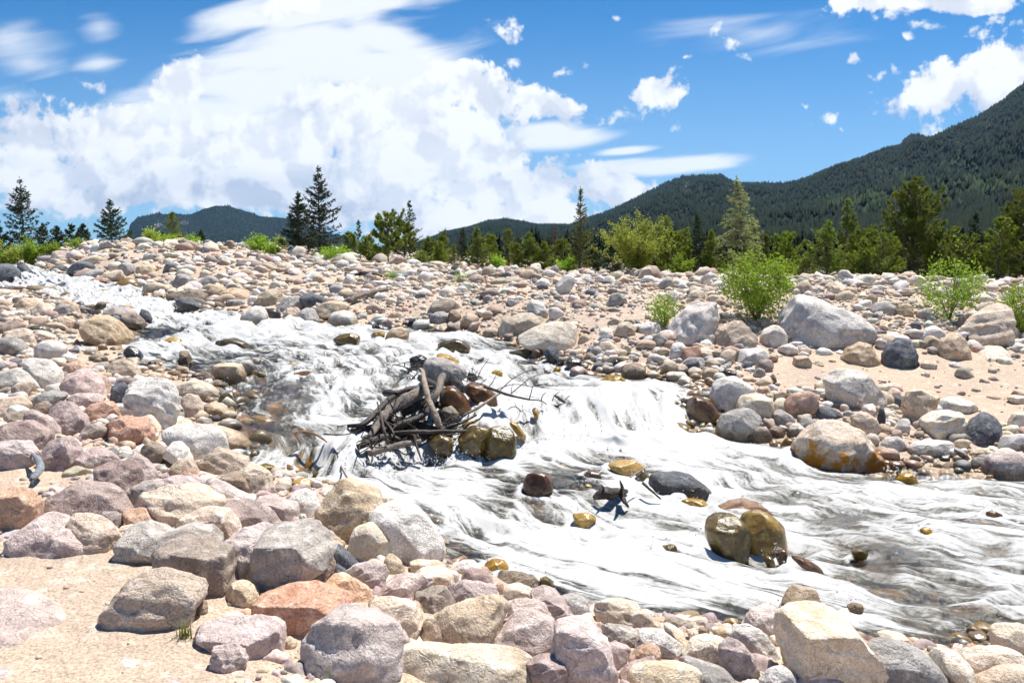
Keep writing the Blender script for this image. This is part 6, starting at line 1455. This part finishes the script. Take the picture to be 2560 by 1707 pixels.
T('pine', 880, 585, 44, 44, 'small bushy pine beside the slim pointed spruce', 'pine', GM)
T('pine', 972, 533, 92, 34.5, 'bushy twin-trunk pine on the crest near the middle', 'pine', GM, dense=1.1, bare=.2)
T('pine', 1012, 552, 60, 35.5, 'second lower pine on the right of the bushy twin-trunk pine', 'pine', GM, bare=.2)
T('thin', 1026, 503, 56, 45, 'dark narrow spruce behind the bushy twin-trunk pine', 'spruce', GM, dense=.9)
T('pine', 1110, 580, 46, 40, 'yellowish bushy pine at the left end of the low wooded ridge', 'pine', GM)
T('thin', 1137, 612, 34, 34, 'short olive fir right of the yellowish bushy pine', 'pine', GM)
T('spruce', 1158, 574, 32, 44, 'narrow dark fir behind the two small olive ones', 'spruce', GM)
T('young', 1193, 568, 66, 32.5, 'dense olive fir with a rounded outline left of the bent pine', 'pine', GM, dense=1.2)
T('pine', 1267, 574, 50, 36, 'open pine with a bent yellowish top', 'pine', GM, dense=.6, lean=-.05)
T('young', 1325, 583, 82, 33, 'broad bushy olive fir right of the bent pine', 'pine', GM, dense=1.1)
T('pine', 1290, 612, 50, 32.5, 'low olive bushy pine between the bent pine and the broad fir', 'pine', GM)
T('thin', 1386, 575, 32, 38, 'leafless rusty dead young tree left of the tall narrow spruce', 'dry', GM, dense=.35)
T('thin', 1449, 470, 66, 29.5, 'tall narrow spruce left of the bright green willow', 'pine', GM, dense=1.15)
T('young', 1482, 600, 60, 31, 'small dark fir between the tall narrow spruce and the willow', 'spruce', GM)
T('pine', 1663, 542, 56, 36, 'dark pine top just behind the right side of the willow', 'pine', GR)
T('spruce', 1738, 533, 66, 28, 'upright green spruce between the willow and the leaning feathery tree', 'spruce', GR)
T('feather', 1845, 439, 118, 27, 'tall pale feathery tree with its top bent to the left', 'pale', GR, lean=-.10, dense=.8)
T('young', 1909, 586, 78, 27, 'rounded olive pine right of the leaning feathery tree', 'pine', GR)
T('spruce', 2064, 550, 98, 25.5, 'bright yellow-green young fir with a broad cone shape', 'bright', GR, dense=1.25)
T('pine', 2108, 497, 56, 30, 'slender dark pine right behind the bright yellow-green fir', 'pine', GR, dense=.8)
T('pine', 2169, 563, 62, 28, 'shadowy pine right of the slender dark one', 'pine', GR)
T('pine', 2200, 583, 118, 25, 'wide low yellow-green pine at the foot of the large ragged one', 'bright', GR, dense=1.0)
T('pine', 2276, 451, 160, 27, 'large ragged dark pine standing highest on the right', 'pine', GR, dense=1.1, bare=.12)
T('pine', 2376, 590, 84, 25, 'low olive pine right of the large ragged pine', 'pine', GR)
T('spruce', 2429, 533, 80, 26, 'dark conical spruce between the ragged pine and the right-edge pines', 'spruce', GR, dense=1.1)
T('pine', 2490, 544, 96, 24.5, 'yellow-green pine left of the one cut by the right edge', 'bright', GR)
T('pine', 2556, 464, 190, 25, 'big yellow-green pine cut by the right edge of the picture', 'pine', GR, dense=1.2)
T('young', 2330, 600, 90, 29, 'dark fir half hidden behind the low olive pine', 'spruce', GR)
T('spruce', 1990, 590, 50, 33, 'small dark spruce left of the bright yellow-green fir', 'spruce', GR)
T('spruce', 1795, 590, 44, 33, 'small dark spruce seen left of the feathery tree', 'spruce', GR)
T('willow', 1589, 520, 190, 28.3, 'bright yellow-green willow bush on the crest in the centre right', 'willow', None, 'bush', nst=34, arch=.55, n=17000, leafk=.85)
T('pine', 1700, 575, 70, 31, 'dark bushy pine between the willow and the upright green spruce', 'pine', GR)
T('young', 1765, 585, 60, 30, 'dark fir just right of the upright green spruce', 'spruce', GR)
T('pine', 1960, 600, 70, 30, 'dark bushy pine left of the bright yellow-green fir', 'pine', GR)
T('young', 2020, 610, 60, 29, 'low fir tucked against the left side of the bright yellow-green fir', 'pine', GR)
T('pine', 2240, 560, 90, 31, 'dark pine close behind the left side of the large ragged one', 'spruce', GR)
T('pine', 2320, 560, 90, 31, 'dark pine close behind the right side of the large ragged one', 'spruce', GR)
T('spruce', 2395, 570, 60, 31, 'dark spruce top behind the low olive pine', 'spruce', GR)
T('pine', 2470, 580, 90, 30, 'dark pine in the gap left of the right-edge pines', 'spruce', GR)
T('pine', 2520, 560, 110, 29, 'dark pine behind the pair at the right edge', 'pine', GR)
T('pine', 2150, 600, 80, 27, 'low olive pine left of the wide low yellow-green one', 'pine', GR)
T('thin', 1620, 560, 40, 36, 'thin dark spruce top behind the willow', 'spruce', GR)
T('young', 1530, 600, 60, 33, 'dark fir seen through the left side of the willow', 'spruce', GR)
T('pine', 1075, 598, 60, 38, 'bushy olive pine right of the twin-trunk pine, lower than it', 'pine', GM)
T('young', 1100, 606, 50, 36, 'low yellow-green fir at the left foot of the low wooded ridge', 'bright', GM)
T('pine', 1228, 590, 56, 34, 'yellow-green pine between the dense olive fir and the bent pine', 'bright', GM)
T('young', 1360, 605, 60, 33, 'yellow-green fir right of the broad bushy olive fir', 'bright', GM)
T('pine', 1405, 600, 60, 32, 'low dark pine right of the leafless rusty tree', 'pine', GM)
T('pine', 925, 592, 44, 38, 'yellow-green small pine left of the twin-trunk pine', 'bright', GM)
T('pine', 1680, 585, 90, 28, 'yellow-green pine at the right foot of the willow', 'bright', GR)
T('young', 1775, 575, 70, 27.5, 'yellow-green fir left of the leaning feathery tree', 'bright', GR)
T('pine', 1880, 560, 90, 29, 'loose pine behind the right side of the leaning feathery tree', 'pale', GR, dense=.8)
T('pine', 1950, 585, 90, 27, 'yellow-green pine in the gap before the bright young fir', 'bright', GR)
T('pine', 2140, 575, 90, 27, 'yellow-green pine just right of the bright young fir', 'bright', GR)
T('pine', 2345, 575, 110, 26, 'yellow-green pine right below the large ragged pine', 'bright', GR)
T('pine', 2400, 590, 90, 25, 'low yellow-green pine before the dark conical spruce', 'bright', GR)
B = 'low bushes along the crest'
for (u, vt, w, Y, mt, lb) in [(20, 600, 96, 44, 'willow', 'pale low bush at the left edge of the crest'), (82, 586, 62, 45, 'leafy', 'green low bush under the tall far-left spruce'), (140, 606, 50, 46, 'leafy', 'green low bush below the small round-topped spruce'),
    (205, 602, 56, 46, 'leafy', 'yellowish low bush below the small pointed spruce'), (383, 575, 60, 47, 'willow', 'pale grey-green young willow before the distant mountain'), (440, 592, 72, 46.5, 'leafy', 'dark green low bush under the olive spruce'),
    (484, 592, 44, 45.5, 'leafy', 'round yellow-green bush right of the olive spruce'), (652, 587, 68, 42, 'leafy', 'branching green bush left of the close spruce pair'), (688, 610, 40, 40, 'leafy', 'tiny bush left of the shorter spruce of the pair'),
    (838, 618, 104, 38, 'leafy', 'broad yellow-green bush at the foot of the tallest spruce'), (700, 590, 30, 43, 'willow', 'thin pale bush against the distant mountain foot'), (940, 610, 70, 38, 'pine', 'olive bush left of the bushy twin-trunk pine'), (1060, 625, 60, 37, 'pine', 'low olive bush right of the bushy twin-trunk pine'),
    (1240, 640, 60, 32, 'leafy', 'low bush at the foot of the dense olive fir'), (1420, 640, 60, 30, 'leafy', 'low bush left of the tall narrow spruce'), (1700, 632, 70, 27, 'leafy', 'low green bush right of the willow'),
    (1960, 645, 90, 26, 'leafy', 'dark low bush left of the bright yellow-green fir'), (2130, 650, 90, 25, 'pine', 'dark low bush right of the bright yellow-green fir')]:
    T('low', u, vt, w, Y, lb, mt, B, 'bush')
S_ = 'leafy shrubs on the right bank'
def front(u, vb, vt, w, label, **kw):
    x, Y = hit(u, vb, gz); T('shrub', u, vt, w, Y+.1, label, 'leafy', S_, 'shrub', clump=True, **kw)
front(1893, 806, 626, 172, 'big bright leafy shrub between the pale slab and the huge mottled boulder', nst=17, n=6000, leafk=1.35, lo=.05, arch=.2)
front(2376, 800, 636, 150, 'airy leafy shrub with one tall shoot on the right bank', nst=10, n=2300, leafk=1.35, top=1.25, lo=.1, arch=.3)
front(2552, 838, 708, 120, 'grey-green shrub cut by the right edge of the picture', nst=12, n=3000, leafk=1.2)
front(1661, 822, 738, 80, 'small leafy sapling left of the big pale flat-faced slab', nst=14, n=1100, leafk=1.15)
front(980, 700, 684, 30, 'tiny yellow-green plant below the twin-trunk pine', nst=6, n=160)
front(1152, 706, 688, 26, 'tiny yellow-green plant on the sandy far slope', nst=6, n=130)
def grass(u, v, hpx, wpx, n, label, seed):
    rng = np.random.default_rng(seed); x, Y = hit(u, v, gz); z = float(gz(x, Y)); h = hpx*Y/F; w = wpx*Y/F; V, Fc = [], []
    for k in range(n):
        bx, by = rng.normal(0, w*.16, 2); d = rng.normal(0, 1, 2); d /= np.linalg.norm(d); l = h*(.45+.6*rng.random()); ln = w*.5*rng.random(); wd = .0035
        for s in range(5):
            t = s/4; c = np.array([bx+d[0]*ln*t*t, by+d[1]*ln*t*t, l*(t-.12*t*t)]); o_ = np.array([-d[1], d[0], 0])*wd*(1-t*.95); V += [c-o_, c+o_]
        b = len(V)-10
        for s in range(4): Fc.append((b+2*s, b+2*s+1, b+2*s+3, b+2*s+2))
    o = mesh('grass_tuft', np.array(V), Fc, M['grass'], loc=(x, Y, z), attrs={'tone': rng.random(len(V))}); tag(o, label, 'grass')
grass(464, 1592, 55, 60, 46, 'small green grass tuft on the sand left of the square-ended mauve block', 1)
grass(497, 1596, 26, 40, 16, 'tiny grass sprig right of the small green grass tuft', 2)
grass(903, 1692, 125, 70, 9, 'few tall grass blades before the big rounded mauve boulder at the bottom edge', 3)
grass(842, 1700, 60, 80, 26, 'grass tuft at the bottom edge under the big rounded mauve boulder', 4)
